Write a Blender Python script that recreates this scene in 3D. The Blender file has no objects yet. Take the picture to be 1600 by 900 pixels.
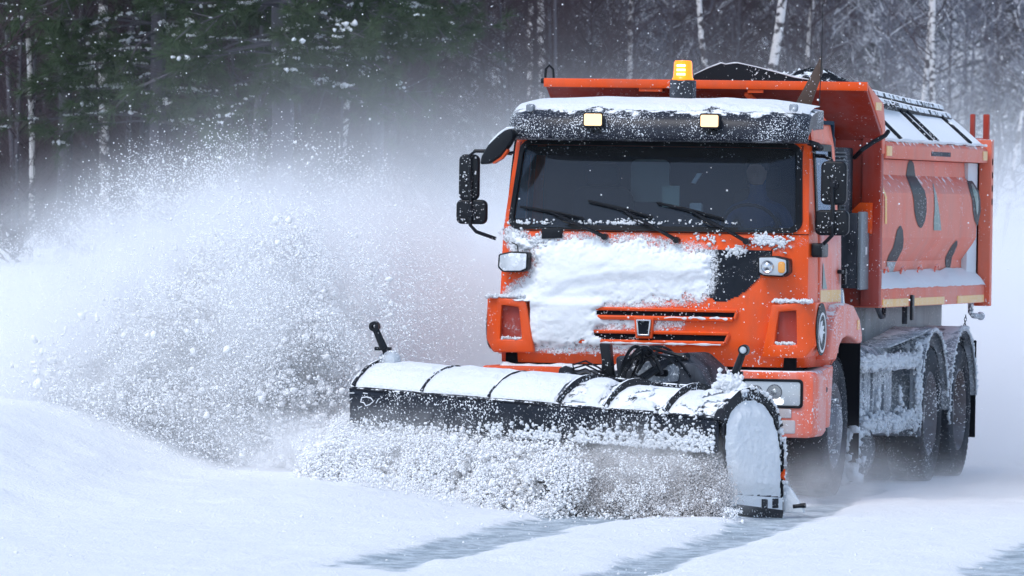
import bpy, bmesh, math, random
import numpy as np
from mathutils import Vector, Matrix, noise as mnoise
R = math.radians
rng = np.random.default_rng(7)
random.seed(7)
scene = bpy.context.scene
COL = scene.collection

# ------------------------------------------------------------------ camera, world, light, exposure
CAM = np.array([12.464, -60.032, 2.2001]); YAW, PIT, ROL, FPX = -.2214, -.0107, .0159, 12908.8
DV = np.array([math.sin(YAW)*math.cos(PIT), math.cos(YAW)*math.cos(PIT), math.sin(PIT)])
_r = np.array([math.cos(YAW), -math.sin(YAW), 0.0]); _u = np.cross(_r, DV)
RV = _r*math.cos(ROL) + _u*math.sin(ROL); UV = -_r*math.sin(ROL) + _u*math.cos(ROL)
cam_data = bpy.data.cameras.new('camera'); cam = bpy.data.objects.new('camera', cam_data); COL.objects.link(cam)
cam.matrix_world = Matrix(((RV[0], UV[0], -DV[0], CAM[0]), (RV[1], UV[1], -DV[1], CAM[1]), (RV[2], UV[2], -DV[2], CAM[2]), (0, 0, 0, 1)))
cam_data.sensor_width = 36.0; cam_data.lens = FPX/1600*36.0
cam_data.clip_start = 1.0; cam_data.clip_end = 5000.0
cam_data.dof.use_dof = True; cam_data.dof.focus_distance = 60.0; cam_data.dof.aperture_fstop = 9.0
scene.camera = cam
world = bpy.data.worlds.new('World'); scene.world = world; world.use_nodes = True
wn = world.node_tree; wn.nodes.clear()
sky = wn.nodes.new('ShaderNodeTexSky'); sky.sky_type = 'NISHITA'; sky.sun_disc = False
SUN_EL, SUN_ROT = 56.0, 205.0
sky.sun_elevation = R(SUN_EL); sky.sun_rotation = R(SUN_ROT)
sky.air_density = 1.0; sky.dust_density = 1.2; sky.ozone_density = 1.6
bg = wn.nodes.new('ShaderNodeBackground'); bg.inputs['Strength'].default_value = 0.15
wo = wn.nodes.new('ShaderNodeOutputWorld')
ov = wn.nodes.new('ShaderNodeMix'); ov.data_type = 'RGBA'; ov.inputs[0].default_value = .22   # thin overcast layer greying the blue
lum = wn.nodes.new('ShaderNodeRGBToBW'); wn.links.new(sky.outputs[0], lum.inputs[0])
cl = wn.nodes.new('ShaderNodeMix'); cl.data_type = 'RGBA'; cl.blend_type = 'MULTIPLY'; cl.inputs[0].default_value = 1.0; cl.inputs[7].default_value = (.90, 1.03, 1.12, 1)
wn.links.new(lum.outputs[0], cl.inputs[6]); wn.links.new(sky.outputs[0], ov.inputs[6]); wn.links.new(cl.outputs[2], ov.inputs[7]); wn.links.new(ov.outputs[2], bg.inputs[0]); wn.links.new(bg.outputs[0], wo.inputs[0])
sl = bpy.data.lights.new('sun', 'SUN'); sl.energy = 1.0; sl.angle = R(28); sl.color = (1.0, 0.985, 0.97)
so = bpy.data.objects.new('sun', sl); COL.objects.link(so)
_a = R(SUN_ROT); sdir = Vector((math.sin(_a)*math.cos(R(SUN_EL)), math.cos(_a)*math.cos(R(SUN_EL)), math.sin(R(SUN_EL))))
so.rotation_euler = sdir.to_track_quat('Z', 'Y').to_euler(); so.location = (0, 0, 50)
scene.view_settings.view_transform = 'Standard'; scene.view_settings.look = 'None'
scene.view_settings.gamma = 1.0; scene.view_settings.exposure = 0.66
scene.view_settings.use_curve_mapping = False
cy = scene.cycles
cy.max_bounces = 16; cy.diffuse_bounces = 4; cy.glossy_bounces = 3; cy.transmission_bounces = 4
cy.transparent_max_bounces = 12; cy.volume_bounces = 14; cy.adaptive_threshold = .02; cy.volume_step_rate = 1.0; cy.volume_max_steps = 128
cy.sample_clamp_indirect = 6.0; cy.use_denoising = True

# ------------------------------------------------------------------ sighting helpers: a photo direction met with a world plane
def ray(px, py): return DV + RV*(px-800)/FPX - UV*(py-450)/FPX
def F(px, py, Y):
    v = ray(px, py); return CAM + v*((Y-CAM[1])/v[1])
def S(px, py, X):
    v = ray(px, py); return CAM + v*((X-CAM[0])/v[0])
def fx(px, py, Y):
    p = F(px, py, Y); return (p[0], p[2])
def sx(px, py, X):
    p = S(px, py, X); return (p[1], p[2])

# ------------------------------------------------------------------ materials
class N:
    def __init__(s, name):
        s.m = bpy.data.materials.new(name); s.m.use_nodes = True; s.t = s.m.node_tree; s.t.nodes.clear()
        s.out = s.t.nodes.new('ShaderNodeOutputMaterial')
    def n(s, typ, **k):
        x = s.t.nodes.new(typ)
        for a, b in k.items():
            if a.startswith('i_'):
                key = a[2:]; key = int(key) if key.isdigit() else key.replace('_', ' ')
                x.inputs[key].default_value = b
            else: setattr(x, a, b)
        return x
    def l(s, a, b): s.t.links.new(a, b)
    def math(s, op, a, b=None, c=None, clamp=False):
        x = s.t.nodes.new('ShaderNodeMath'); x.operation = op; x.use_clamp = clamp
        for i, v in enumerate((a, b, c)):
            if v is None: continue
            if isinstance(v, (int, float)): x.inputs[i].default_value = v
            else: s.l(v, x.inputs[i])
        return x.outputs[0]
    def mix(s, f, a, b):
        x = s.t.nodes.new('ShaderNodeMix'); x.data_type = 'RGBA'
        for i, v in ((0, f), (6, a), (7, b)):
            if isinstance(v, (int, float)): x.inputs[i].default_value = v
            elif isinstance(v, tuple): x.inputs[i].default_value = (*v[:3], 1)
            else: s.l(v, x.inputs[i])
        return x.outputs[2]
    def ramp(s, v, lo, hi):
        x = s.t.nodes.new('ShaderNodeMapRange'); x.interpolation_type = 'SMOOTHSTEP'
        x.inputs[1].default_value = lo; x.inputs[2].default_value = hi; s.l(v, x.inputs[0]); return x.outputs[0]
    def noise(s, scale, detail=3, rough=.55, vec=None, stretch=None, dist=0):
        if vec is None:
            g = s.t.nodes.new('ShaderNodeNewGeometry'); vec = g.outputs['Position']
        if stretch:
            m = s.t.nodes.new('ShaderNodeMapping'); m.inputs['Scale'].default_value = stretch; s.l(vec, m.inputs[0]); vec = m.outputs[0]
        x = s.t.nodes.new('ShaderNodeTexNoise'); x.inputs['Scale'].default_value = scale
        x.inputs['Detail'].default_value = detail; x.inputs['Roughness'].default_value = rough; x.inputs['Distortion'].default_value = dist
        s.l(vec, x.inputs['Vector']); return x.outputs[0]

SNOWC = (0.82, 0.85, 0.89)
def mat(name, col, rough=.45, metal=0.0, speck=0.0, sscale=55, top=0.0, film=0.0, fcol=(0.62, 0.60, 0.66), fstretch=(6, 6, 1.2), bump=0.0, bscale=30, var=.12, coat=0.0, grime=0.0, spec=.5):
    s = N(name); p = s.n('ShaderNodeBsdfPrincipled')
    big = s.noise(2.3, 4)
    c = s.mix(big, tuple(x*(1-var) for x in col), tuple(min(1, x*(1+var)) for x in col))
    if grime:
        gm = s.math('MULTIPLY', s.ramp(s.noise(3.1, 5, .65, stretch=(1.5, 1.5, .8)), .42, .72), grime)
        c = s.mix(gm, c, (0.10, 0.085, 0.08))
    if film:
        f1 = s.noise(1.0, 5, .6, stretch=fstretch); f2 = s.noise(1.7, 3)
        ff = s.math('MULTIPLY', s.ramp(s.math('ADD', s.math('MULTIPLY', f1, .65), s.math('MULTIPLY', f2, .35)), .34, .62), film, clamp=True)
        c = s.mix(ff, c, fcol)
    mask = None
    if speck:
        a = s.noise(sscale, 2, .6); b = s.noise(2.6, 3, .6)
        th = s.math('SUBTRACT', .80 - .27*speck, s.math('MULTIPLY', s.math('SUBTRACT', b, .5), .45))
        mask = s.ramp(s.math('SUBTRACT', a, th), -.015, .03)
    if top:
        g = s.n('ShaderNodeNewGeometry'); sp = s.n('ShaderNodeSeparateXYZ'); s.l(g.outputs['Normal'], sp.inputs[0])
        tz = s.math('ADD', sp.outputs[2], s.math('MULTIPLY', s.math('SUBTRACT', s.noise(9, 5, .65), .5), 1.6))
        tm = s.ramp(tz, 1.02 - top*.75, 1.16 - top*.75)
        mask = tm if mask is None else s.math('MAXIMUM', mask, tm)
    rg = s.math('ADD', rough, 0.0)
    if mask is not None:
        c = s.mix(mask, c, SNOWC); rg = s.math('ADD', s.math('MULTIPLY', mask, .85-rough), rough)
        p.inputs['Metallic'].default_value = 0
        if metal: s.l(s.math('MULTIPLY', s.math('SUBTRACT', 1.0, mask), metal), p.inputs['Metallic'])
    elif metal: p.inputs['Metallic'].default_value = metal
    s.l(c, p.inputs['Base Color']); s.l(rg, p.inputs['Roughness'])
    p.inputs['Specular IOR Level'].default_value = spec
    if coat: p.inputs['Coat Weight'].default_value = coat; p.inputs['Coat Roughness'].default_value = .15
    h = None
    if bump: h = s.math('MULTIPLY', s.noise(bscale, 4, .6), bump)
    if mask is not None: h = s.math('ADD', h, mask) if h is not None else mask
    if h is not None:
        b = s.n('ShaderNodeBump', i_Strength=.5, i_Distance=.004 if mask is not None else .006); s.l(h, b.inputs['Height']); s.l(b.outputs[0], p.inputs['Normal'])
    s.l(p.outputs[0], s.out.inputs[0]); return s.m

def emis(name, col, strength, base=(.8, .8, .8)):
    s = N(name); p = s.n('ShaderNodeBsdfPrincipled'); p.inputs['Base Color'].default_value = (*base, 1)
    p.inputs['Emission Color'].default_value = (*col, 1); p.inputs['Emission Strength'].default_value = strength
    p.inputs['Roughness'].default_value = .2; s.l(p.outputs[0], s.out.inputs[0]); return s.m

def snowmat(name, col=SNOWC, bump=.35, sc=22, dist=.02, var=.04, dirt=0.0):
    s = N(name); p = s.n('ShaderNodeBsdfPrincipled'); p.inputs['Roughness'].default_value = .75
    p.inputs['Specular IOR Level'].default_value = .25
    c = s.mix(s.noise(1.7, 4), tuple(x*(1-var) for x in col), tuple(min(1, x*(1+var)) for x in col))
    if dirt: c = s.mix(s.math('MULTIPLY', s.ramp(s.noise(5, 4, .6), .45, .7), dirt), c, (.30, .27, .25))
    s.l(c, p.inputs['Base Color'])
    b = s.n('ShaderNodeBump', i_Strength=bump, i_Distance=dist)
    s.l(s.math('ADD', s.noise(sc, 6, .65), s.math('MULTIPLY', s.noise(sc*6, 3, .6), .35)), b.inputs['Height']); s.l(b.outputs[0], p.inputs['Normal'])
    s.l(p.outputs[0], s.out.inputs[0]); return s.m

ORANGE = (0.80, 0.078, 0.0)
M = dict(
    orange=mat('orange_paint', ORANGE, .36, speck=.34, film=.04, fcol=(.62, .5, .45), coat=.10, grime=.22, bump=.15, spec=.22),
    orange_low=mat('orange_paint_frosted', ORANGE, .42, speck=.55, film=.50, fcol=(.66, .46, .46), top=.35, bump=.3),
    orange_side=mat('orange_paint_side', ORANGE, .42, speck=.45, film=.56, fcol=(.66, .42, .42), bump=.2),
    orange_shaded=mat('orange_paint_shaded', (0.34, .022, .004), .5, spec=.2, speck=.35, grime=.25, film=.08, bump=.2),  # orange darkened: shade under the canopy is put into the paint colour
    orange_body=mat('orange_paint_body_side', (0.70, .085, .02), .45, speck=.40, film=.30, fcol=(.60, .25, .19), fstretch=(3.5, 3.5, .55), top=.45, grime=.18),
    black=mat('black_plastic', (0.006, .008, .012), .4, speck=.30, var=.3, spec=.22),
    visor=mat('black_visor', (0.009, .012, .022), .4, speck=.74, sscale=95, top=.22, spec=.3),
    seal=mat('rubber_seal', (0.005, .006, .008), .5, speck=.36, spec=.2),
    steel=mat('black_steel', (0.007, .009, .015), .5, speck=.6, top=.4, bump=.2, spec=.22),
    cover=mat('plow_cover_steel', (0.008, .011, .018), .5, speck=.72, top=.55, spec=.25),
    flap=mat('rubber_flap', (0.006, .010, .020), .45, speck=.66, sscale=70, var=.3, bump=.3, spec=.25),
    dark=mat('dark_chassis', (0.010, .013, .019), .7, spec=.2, speck=.45, film=.25, fcol=(.25, .28, .34)),
    under=mat('dark_underside', (0.005, .006, .009), .9, spec=.1),
    grey=mat('grey_paint', (0.10, .125, .14), .5, speck=.4, film=.35, fcol=(.35, .4, .46)),
    frost=mat('frosted_metal', (0.075, .09, .11), .7, speck=.8, film=.75, fcol=(.50, .55, .62), top=.3, bump=.4),
    tyre=mat('tyre_rubber', (0.010, .012, .017), .85, spec=.2, speck=.5, sscale=70, film=.28, fcol=(.10, .12, .15), fstretch=(2, 2, 2), bump=.5),
    rim=mat('rim_paint', (0.09, .07, .07), .7, speck=.6, film=.7, fcol=(.26, .29, .34), fstretch=(2, 2, 2)),
    yellow=mat('yellow_tape', (0.80, .42, .05), .4, speck=.5, film=.4, fcol=(.75, .62, .45)),
    amberlens=mat('amber_lens', (0.75, .32, .06), .25, speck=.3),
    green=mat('green_decal', (0.02, .13, .10), .4, speck=.35, film=.3),
    decal=mat('black_decal', (0.004, .007, .013), .45, spec=.12, speck=.42, film=.03, fcol=(.2, .23, .28)),
    decal_frost=mat('frosted_decal', (0.15, .19, .21), .5, speck=.7, film=.8, fcol=(.5, .5, .54)),
    white=mat('white_plastic', (0.70, .72, .74), .4, speck=.2),
    chrome=mat('chrome', (0.55, .57, .6), .2, metal=.9),
    lens=mat('headlamp_lens', (0.42, .46, .50), .12, speck=.5, coat=.8, film=.3, fcol=(.6, .64, .7)),
    interior=mat('cab_interior', (0.010, .030, .055), .8, spec=.1),
    seatm=mat('seat_fabric', (0.03, .035, .045), .9),
    wood=mat('weathered_board', (0.065, .042, .032), .65, speck=.3, bump=.6, bscale=12, var=.35),
    tarp=mat('black_tarp', (0.007, .009, .014), .6, spec=.2, speck=.5, bump=.5, top=.25),
    tarp_snow=mat('snowy_tarp', (0.01, .013, .018), .6, spec=.2, speck=.6, top=1.05),
    grit=mat('grit_load', (0.008, .010, .014), .9, spec=.1, speck=.6, bump=1.0, bscale=40, top=.12),
    soft=snowmat('windpacked_snow', (.82, .85, .89), bump=.35, sc=26, dist=.012),
    lens_snow=mat('headlamp_lens_snowed', (0.36, .40, .44), .15, speck=.95, sscale=20, top=.0, film=.9, fcol=(.80, .84, .88)),
    beige=mat('grey_cover', (0.42, .37, .36), .6, speck=.5, film=.5),
    skin=mat('skin', (0.45, .26, .19), .6), jacket=mat('blue_jacket', (0.02, .08, .22), .8), paper=mat('paper', (.75, .76, .74), .7),
    greenpaper=mat('pale_green_card', (.36, .44, .38), .7),
    snow=snowmat('snow', (.80, .83, .875), bump=.9, sc=14, dist=.03), crust=snowmat('snow_crust', bump=.7, sc=26, dist=.03),
    icy=snowmat('icy_snow', (.78, .83, .89), bump=.8, sc=30, dist=.03),
    chunk=snowmat('snow_chunks', (.90, .905, .92), bump=.6, sc=34, dist=.02),
    dirty=snowmat('dirty_snow', (.40, .38, .37), bump=.4, sc=40, dist=.01, dirt=.5),
    powder=snowmat('snow_powder', (.90, .91, .93), bump=0),
    grimy=snowmat('grimy_powder', (.56, .545, .55), bump=0),
    lampglow=emis('work_lamp_glow', (1, .62, .27), 1.15, (.3, .25, .2)), led=emis('daylight_led', (1, 1, .97), 5.0),
    amber=emis('beacon_glow', (1, .24, .0), 1.0, (.75, .16, .01)), amberhot=emis('beacon_flash', (1, .66, .10), 5.0),
)
def glassmat():
    s = N('windscreen_glass'); t = s.n('ShaderNodeBsdfTransparent'); t.inputs[0].default_value = (.36, .45, .52, 1)
    g = s.n('ShaderNodeBsdfGlossy'); g.inputs['Roughness'].default_value = .03; g.inputs[0].default_value = (.62, .78, 1, 1)
    fr = s.n('ShaderNodeFresnel'); fr.inputs[0].default_value = 1.46
    m = s.n('ShaderNodeMixShader'); s.l(s.math('ADD', s.math('MULTIPLY', fr.outputs[0], .9), .0), m.inputs[0]); s.l(t.outputs[0], m.inputs[1]); s.l(g.outputs[0], m.inputs[2])
    d = s.n('ShaderNodeBsdfDiffuse'); d.inputs[0].default_value = (*SNOWC, 1)
    a = s.noise(60, 2, .6); b = s.noise(3, 3)
    k = s.ramp(s.math('SUBTRACT', a, s.math('SUBTRACT', .79, s.math('MULTIPLY', s.math('SUBTRACT', b, .5), .3))), 0, .03)
    film = s.math('ADD', s.math('MULTIPLY', k, .7), .015, clamp=True)
    m2 = s.n('ShaderNodeMixShader'); s.l(film, m2.inputs[0]); s.l(m.outputs[0], m2.inputs[1]); s.l(d.outputs[0], m2.inputs[2])
    s.l(m2.outputs[0], s.out.inputs[0]); return s.m
M['glass'] = glassmat()
def bark_birch():
    s = N('birch_bark'); p = s.n('ShaderNodeBsdfPrincipled'); p.inputs['Roughness'].default_value = .8
    n1 = s.noise(1.0, 4, .6, stretch=(7, 7, 10)); n2 = s.noise(2.5, 3)
    k = s.ramp(s.math('ADD', n1, s.math('MULTIPLY', n2, .35)), .66, .74)
    s.l(s.mix(k, (.62, .60, .60), (.045, .035, .04)), p.inputs['Base Color']); s.l(p.outputs[0], s.out.inputs[0]); return s.m
M['birch'] = bark_birch()
M['bark'] = mat('dark_bark', (0.085, .080, .098), .95, bump=1, bscale=14, var=.4, speck=.35, sscale=25)
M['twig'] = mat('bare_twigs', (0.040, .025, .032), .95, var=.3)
M['twig2'] = mat('snowy_hazed_twigs', (0.12, .125, .16), .95, var=.3, top=.75)  # bluish grey base carries painted distance haze; snow lies on top
M['needle'] = mat('pine_needles', (0.038, .066, .028), .8, var=.5)
M['farneedle'] = mat('far_needles', (0.012, .019, .020), .9, var=.45, top=.20)

# ------------------------------------------------------------------ mesh building
def tag(o, label=None, cat=None, group=None, kind=None):
    for k, v in (('label', label), ('category', cat), ('group', group), ('kind', kind)):
        if v: o[k] = v
    return o
def empty(name, loc=(0, 0, 0), parent=None):
    o = bpy.data.objects.new(name, None); COL.objects.link(o); o.location = loc; o.empty_display_size = .2
    if parent: o.parent = parent
    return o
def rrect(cx, cz, w, h, r, n=5):
    pts = []
    for k, (sx_, sz_) in enumerate(((1, 1), (-1, 1), (-1, -1), (1, -1))):
        for i in range(n+1):
            a = math.pi/2*(k + i/n); pts.append((cx + sx_*(w/2-r) + r*math.cos(a), cz + sz_*(h/2-r) + r*math.sin(a)))
    return pts
def circ(cx, cz, r, n=24, rz=None): return [(cx+r*math.cos(2*math.pi*i/n), cz+(rz or r)*math.sin(2*math.pi*i/n)) for i in range(n)]
class MB:
    def __init__(s): s.v = []; s.f = []
    def add(s, vs, fs):
        b = len(s.v); s.v += [tuple(map(float, q)) for q in vs]; s.f += [tuple(b+i for i in f) for f in fs]; return s
    def box(s, x0, x1, y0, y1, z0, z1):
        return s.add([(x, y, z) for x in (x0, x1) for y in (y0, y1) for z in (z0, z1)],
                     [(0, 1, 3, 2), (4, 6, 7, 5), (0, 4, 5, 1), (2, 3, 7, 6), (0, 2, 6, 4), (1, 5, 7, 3)])
    def prism(s, pts, a, b, ax):   # ax: axis of extrusion; pts are the two other coordinates in x,y,z order
        def q(p, t):
            return {'x': (t, p[0], p[1]), 'y': (p[0], t, p[1]), 'z': (p[0], p[1], t)}[ax]
        n = len(pts); fa = a if callable(a) else (lambda p: a); fb = b if callable(b) else (lambda p: b)
        return s.add([q(p, fa(p)) for p in pts] + [q(p, fb(p)) for p in pts],
                     [tuple(range(n))[::-1], tuple(range(n, 2*n))] + [(i, (i+1) % n, n+(i+1) % n, n+i) for i in range(n)])
    def frame(s, outer, inner, a, b, ax):
        def q(p, t): return {'x': (t, p[0], p[1]), 'y': (p[0], t, p[1]), 'z': (p[0], p[1], t)}[ax]
        fa = a if callable(a) else (lambda p: a); fb = b if callable(b) else (lambda p: b)
        n = len(outer); vs = [q(p, fa(p)) for p in outer] + [q(p, fa(p)) for p in inner] + [q(p, fb(p)) for p in outer] + [q(p, fb(p)) for p in inner]
        fs = []
        for i in range(n):
            j = (i+1) % n
            fs += [(i, j, n+j, n+i), (2*n+i, 3*n+i, 3*n+j, 2*n+j), (i, 2*n+i, 2*n+j, j), (n+i, n+j, 3*n+j, 3*n+i)]
        return s.add(vs, fs)
    def tube(s, pts, r, n=8, cap=True):
        pts = [Vector(p) for p in pts]; m = len(pts); rs = r if isinstance(r, (list, tuple)) else [r]*m
        vs = []; prev = None
        for i, p in enumerate(pts):
            t = (pts[min(i+1, m-1)] - pts[max(i-1, 0)])
            t = t.normalized() if t.length > 1e-9 else Vector((0, 0, 1))
            if prev is None: a = t.orthogonal().normalized()
            else:
                a = prev - t*prev.dot(t); a = a.normalized() if a.length > 1e-6 else t.orthogonal().normalized()
            prev = a; b = t.cross(a)
            vs += [p + (a*math.cos(2*math.pi*k/n) + b*math.sin(2*math.pi*k/n))*rs[i] for k in range(n)]
        fs = [(i*n+k, i*n+(k+1) % n, (i+1)*n+(k+1) % n, (i+1)*n+k) for i in range(m-1) for k in range(n)]
        if cap: fs += [tuple(range(n))[::-1], tuple((m-1)*n+k for k in range(n))]
        return s.add(vs, fs)
    def lathe(s, prof, c, ax='x', n=40):   # prof: (radius, along)
        vs = []
        for r, a in prof:
            for k in range(n):
                t = 2*math.pi*k/n; u, w = r*math.cos(t), r*math.sin(t)
                vs.append({'x': (c[0]+a, c[1]+u, c[2]+w), 'y': (c[0]+u, c[1]+a, c[2]+w), 'z': (c[0]+u, c[1]+w, c[2]+a)}[ax])
        m = len(prof)
        fs = [(i*n+k, i*n+(k+1) % n, (i+1)*n+(k+1) % n, (i+1)*n+k) for i in range(m-1) for k in range(n)]
        return s.add(vs, fs)
    def grid(s, P, skip=None, close=False):   # P[i][j] points
        a, b = len(P), len(P[0]); vs = [p for row in P for p in row]; fs = []
        for i in range(a-1):
            for j in range(b if close else b-1):
                if skip and skip(i, j): continue
                fs.append((i*b+j, i*b+(j+1) % b, (i+1)*b+(j+1) % b, (i+1)*b+j))
        return s.add(vs, fs)
    def build(s, name, m, parent=None, bevel=0, seg=2, ang=35, thick=0, smooth=True, off=None):
        me = bpy.data.meshes.new(name); me.from_pydata(s.v, [], s.f)
        bm = bmesh.new(); bm.from_mesh(me)
        bmesh.ops.recalc_face_normals(bm, faces=bm.faces)
        if bevel:
            es = [e for e in bm.edges if len(e.link_faces) == 2 and e.calc_face_angle(0) > R(ang)]
            bmesh.ops.bevel(bm, geom=es, offset=bevel, offset_type='OFFSET', segments=seg, profile=.5, affect='EDGES', clamp_overlap=True)
        bm.to_mesh(me); bm.free()
        if smooth:
            me.polygons.foreach_set('use_smooth', [True]*len(me.polygons)); me.set_sharp_from_angle(angle=R(ang))
        me.materials.append(m if not isinstance(m, str) else M[m])
        o = bpy.data.objects.new(name, me); COL.objects.link(o)
        if parent: o.parent = parent
        if thick:
            md = o.modifiers.new('solid', 'SOLIDIFY'); md.thickness = thick; md.offset = -1 if off is None else off
        return o
def fastmesh(name, V, Fc, m, parent=None, smooth=True):
    V = np.asarray(V, np.float32); Fc = np.asarray(Fc, np.int32); k = Fc.shape[1]
    me = bpy.data.meshes.new(name); me.vertices.add(len(V)); me.vertices.foreach_set('co', V.ravel())
    me.loops.add(Fc.size); me.loops.foreach_set('vertex_index', Fc.ravel())
    me.polygons.add(len(Fc)); me.polygons.foreach_set('loop_start', np.arange(0, Fc.size, k, dtype=np.int32))
    me.update(calc_edges=True)
    if smooth: me.polygons.foreach_set('use_smooth', np.ones(len(Fc), bool))
    me.materials.append(m if not isinstance(m, str) else M[m]); me.validate()
    o = bpy.data.objects.new(name, me); COL.objects.link(o)
    if parent: o.parent = parent
    return o

# vectorised value noise
_tab = np.random.default_rng(3).random((64, 64, 64)).astype(np.float32)
def vnoise(x, y, z=0.0):
    x, y, z = np.broadcast_arrays(np.asarray(x, float), np.asarray(y, float), np.asarray(z, float))
    xi, yi, zi = np.floor(x).astype(int), np.floor(y).astype(int), np.floor(z).astype(int)
    u, v, w = x-xi, y-yi, z-zi; u, v, w = u*u*(3-2*u), v*v*(3-2*v), w*w*(3-2*w)
    def T(a, b, c): return _tab[(xi+a) & 63, (yi+b) & 63, (zi+c) & 63]
    return ((T(0,0,0)*(1-u)+T(1,0,0)*u)*(1-v)+(T(0,1,0)*(1-u)+T(1,1,0)*u)*v)*(1-w) + ((T(0,0,1)*(1-u)+T(1,0,1)*u)*(1-v)+(T(0,1,1)*(1-u)+T(1,1,1)*u)*v)*w
def fbm(x, y, z=0.0, o=4, g=.5):
    a, s, t = 1.0, 0.0, 0.0
    for k in range(o): s = s + a*vnoise(x*2**k+k*17.3, y*2**k+k*9.1, z*2**k+k*5.7); t += a; a *= g
    return s/t
def sstep(a, b, x):
    t = np.clip((np.asarray(x, float)-a)/(b-a), 0, 1); return t*t*(3-2*t)
def inpoly(px, py, poly):
    c = np.zeros(px.shape, bool); n = len(poly)
    for i in range(n):
        x0, y0 = poly[i]; x1, y1 = poly[(i+1) % n]
        if y0 == y1: continue
        k = ((y0 > py) != (y1 > py)) & (px < (x1-x0)*(py-y0)/(y1-y0)+x0); c ^= k
    return c
def polydist(px, py, poly):
    d = np.full(px.shape, 1e9); n = len(poly)
    for i in range(n):
        a = np.array(poly[i], float); b = np.array(poly[(i+1) % n], float); e = b-a
        t = np.clip(((px-a[0])*e[0]+(py-a[1])*e[1])/(e@e), 0, 1)
        d = np.minimum(d, np.hypot(px-a[0]-t*e[0], py-a[1]-t*e[1]))
    return np.where(inpoly(px, py, poly), d, -d)
_ico = None
def lumps(name, P, Rr, m, parent=None, jit=.42, flat=False):
    """many irregular little snow lumps as one mesh"""
    global _ico
    if _ico is None:
        bm = bmesh.new(); bmesh.ops.create_icosphere(bm, subdivisions=1, radius=1); bm.verts.ensure_lookup_table()
        _ico = (np.array([v.co[:] for v in bm.verts]), np.array([[v.index for v in f.verts] for f in bm.faces])); bm.free()
    iv, iF = _ico; n = len(P); k = len(iv)
    rad = 1 + rng.uniform(-jit, jit, (n, k)); sc = rng.uniform(.6, 1.4, (n, 1, 3))
    V = iv[None]*rad[..., None]*sc*np.asarray(Rr)[:, None, None] + np.asarray(P)[:, None, :]
    Fc = (iF[None] + (np.arange(n)*k)[:, None, None]).reshape(-1, 3)
    return fastmesh(name, V.reshape(-1, 3), Fc, m, parent, smooth=not flat)
def points(name, P, Rr, m, parent=None):
    """tiny grains: vertices turned to render points"""
    me = bpy.data.meshes.new(name); me.vertices.add(len(P)); me.vertices.foreach_set('co', np.asarray(P, np.float32).ravel())
    a = me.attributes.new('rad', 'FLOAT', 'POINT'); a.data.foreach_set('value', np.asarray(Rr, np.float32)); me.update()
    o = bpy.data.objects.new(name, me); COL.objects.link(o)
    g = bpy.data.node_groups.new(name+'_nodes', 'GeometryNodeTree')
    g.interface.new_socket('Geometry', in_out='INPUT', socket_type='NodeSocketGeometry'); g.interface.new_socket('Geometry', in_out='OUTPUT', socket_type='NodeSocketGeometry')
    i = g.nodes.new('NodeGroupInput'); q = g.nodes.new('NodeGroupOutput'); mp = g.nodes.new('GeometryNodeMeshToPoints')
    na = g.nodes.new('GeometryNodeInputNamedAttribute'); na.data_type = 'FLOAT'; na.inputs['Name'].default_value = 'rad'
    sm = g.nodes.new('GeometryNodeSetMaterial'); sm.inputs['Material'].default_value = M[m] if isinstance(m, str) else m
    g.links.new(i.outputs[0], mp.inputs['Mesh']); g.links.new(na.outputs[0], mp.inputs['Radius']); g.links.new(mp.outputs[0], sm.inputs[0]); g.links.new(sm.outputs[0], q.inputs[0])
    md = o.modifiers.new('grains', 'NODES'); md.node_group = g
    me.materials.append(M[m] if isinstance(m, str) else m)
    if parent: o.parent = parent
    return o

# ================================================================== GROUND
def ground_h(x, y):
    x = np.asarray(x, float); y = np.asarray(y, float)
    h = np.where(y < -1.5, -.045*sstep(-1.5, -3.2, y), 0.0)
    bank = (.44 + .10*fbm(x*.35, y*.35))*sstep(-2.75, -4.6, x + .12*(y+2)*0)*sstep(-10.5, -2.2, y)*(1-.0*y)
    h = h + bank
    h = h + .19*sstep(.2, -1.6, x)*sstep(-8.0, -3.2, y)*(1-sstep(6, 12, y))
    h = h + .9*sstep(-5.5, -9, x)*sstep(2, 16, y)
    far = sstep(20, 33, y)*.80 + np.clip(y-33, 0, None)*.030 + sstep(95, 230, y)*16
    h = np.maximum(h, far*sstep(-4.0, -5.5, x) + far*(1-sstep(-4.0, -5.5, x)))
    und = (fbm(x*.5+3, y*.3)-.5)*.10 + (fbm(x*2.1, y*1.3)-.5)*.05
    road = sstep(-3.6, -2.4, x)*(1-sstep(5.5, 8, x))
    h = h + und*(1-.80*road)*(1+2*sstep(30, 60, y))
    near = 1-sstep(6, 14, np.abs(y+5))
    # crumbly surface left of the road and low ridges between the tracks
    h = h + near*((fbm(x*5.0, y*3.0, 1.7, 4)-.5)*.075)*(1-.35*road)
    tr = tracks(x, y); h = h - .030*tr*near
    h = h + .05*near*sstep(.40, .9, x-.85+.20*(y+4.4)*.5)*0
    lump = sstep(.66, .80, fbm(x*1.7+9, y*1.7, .3, 3))*.05
    h = h + near*lump*(1-.7*road)
    return h
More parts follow.
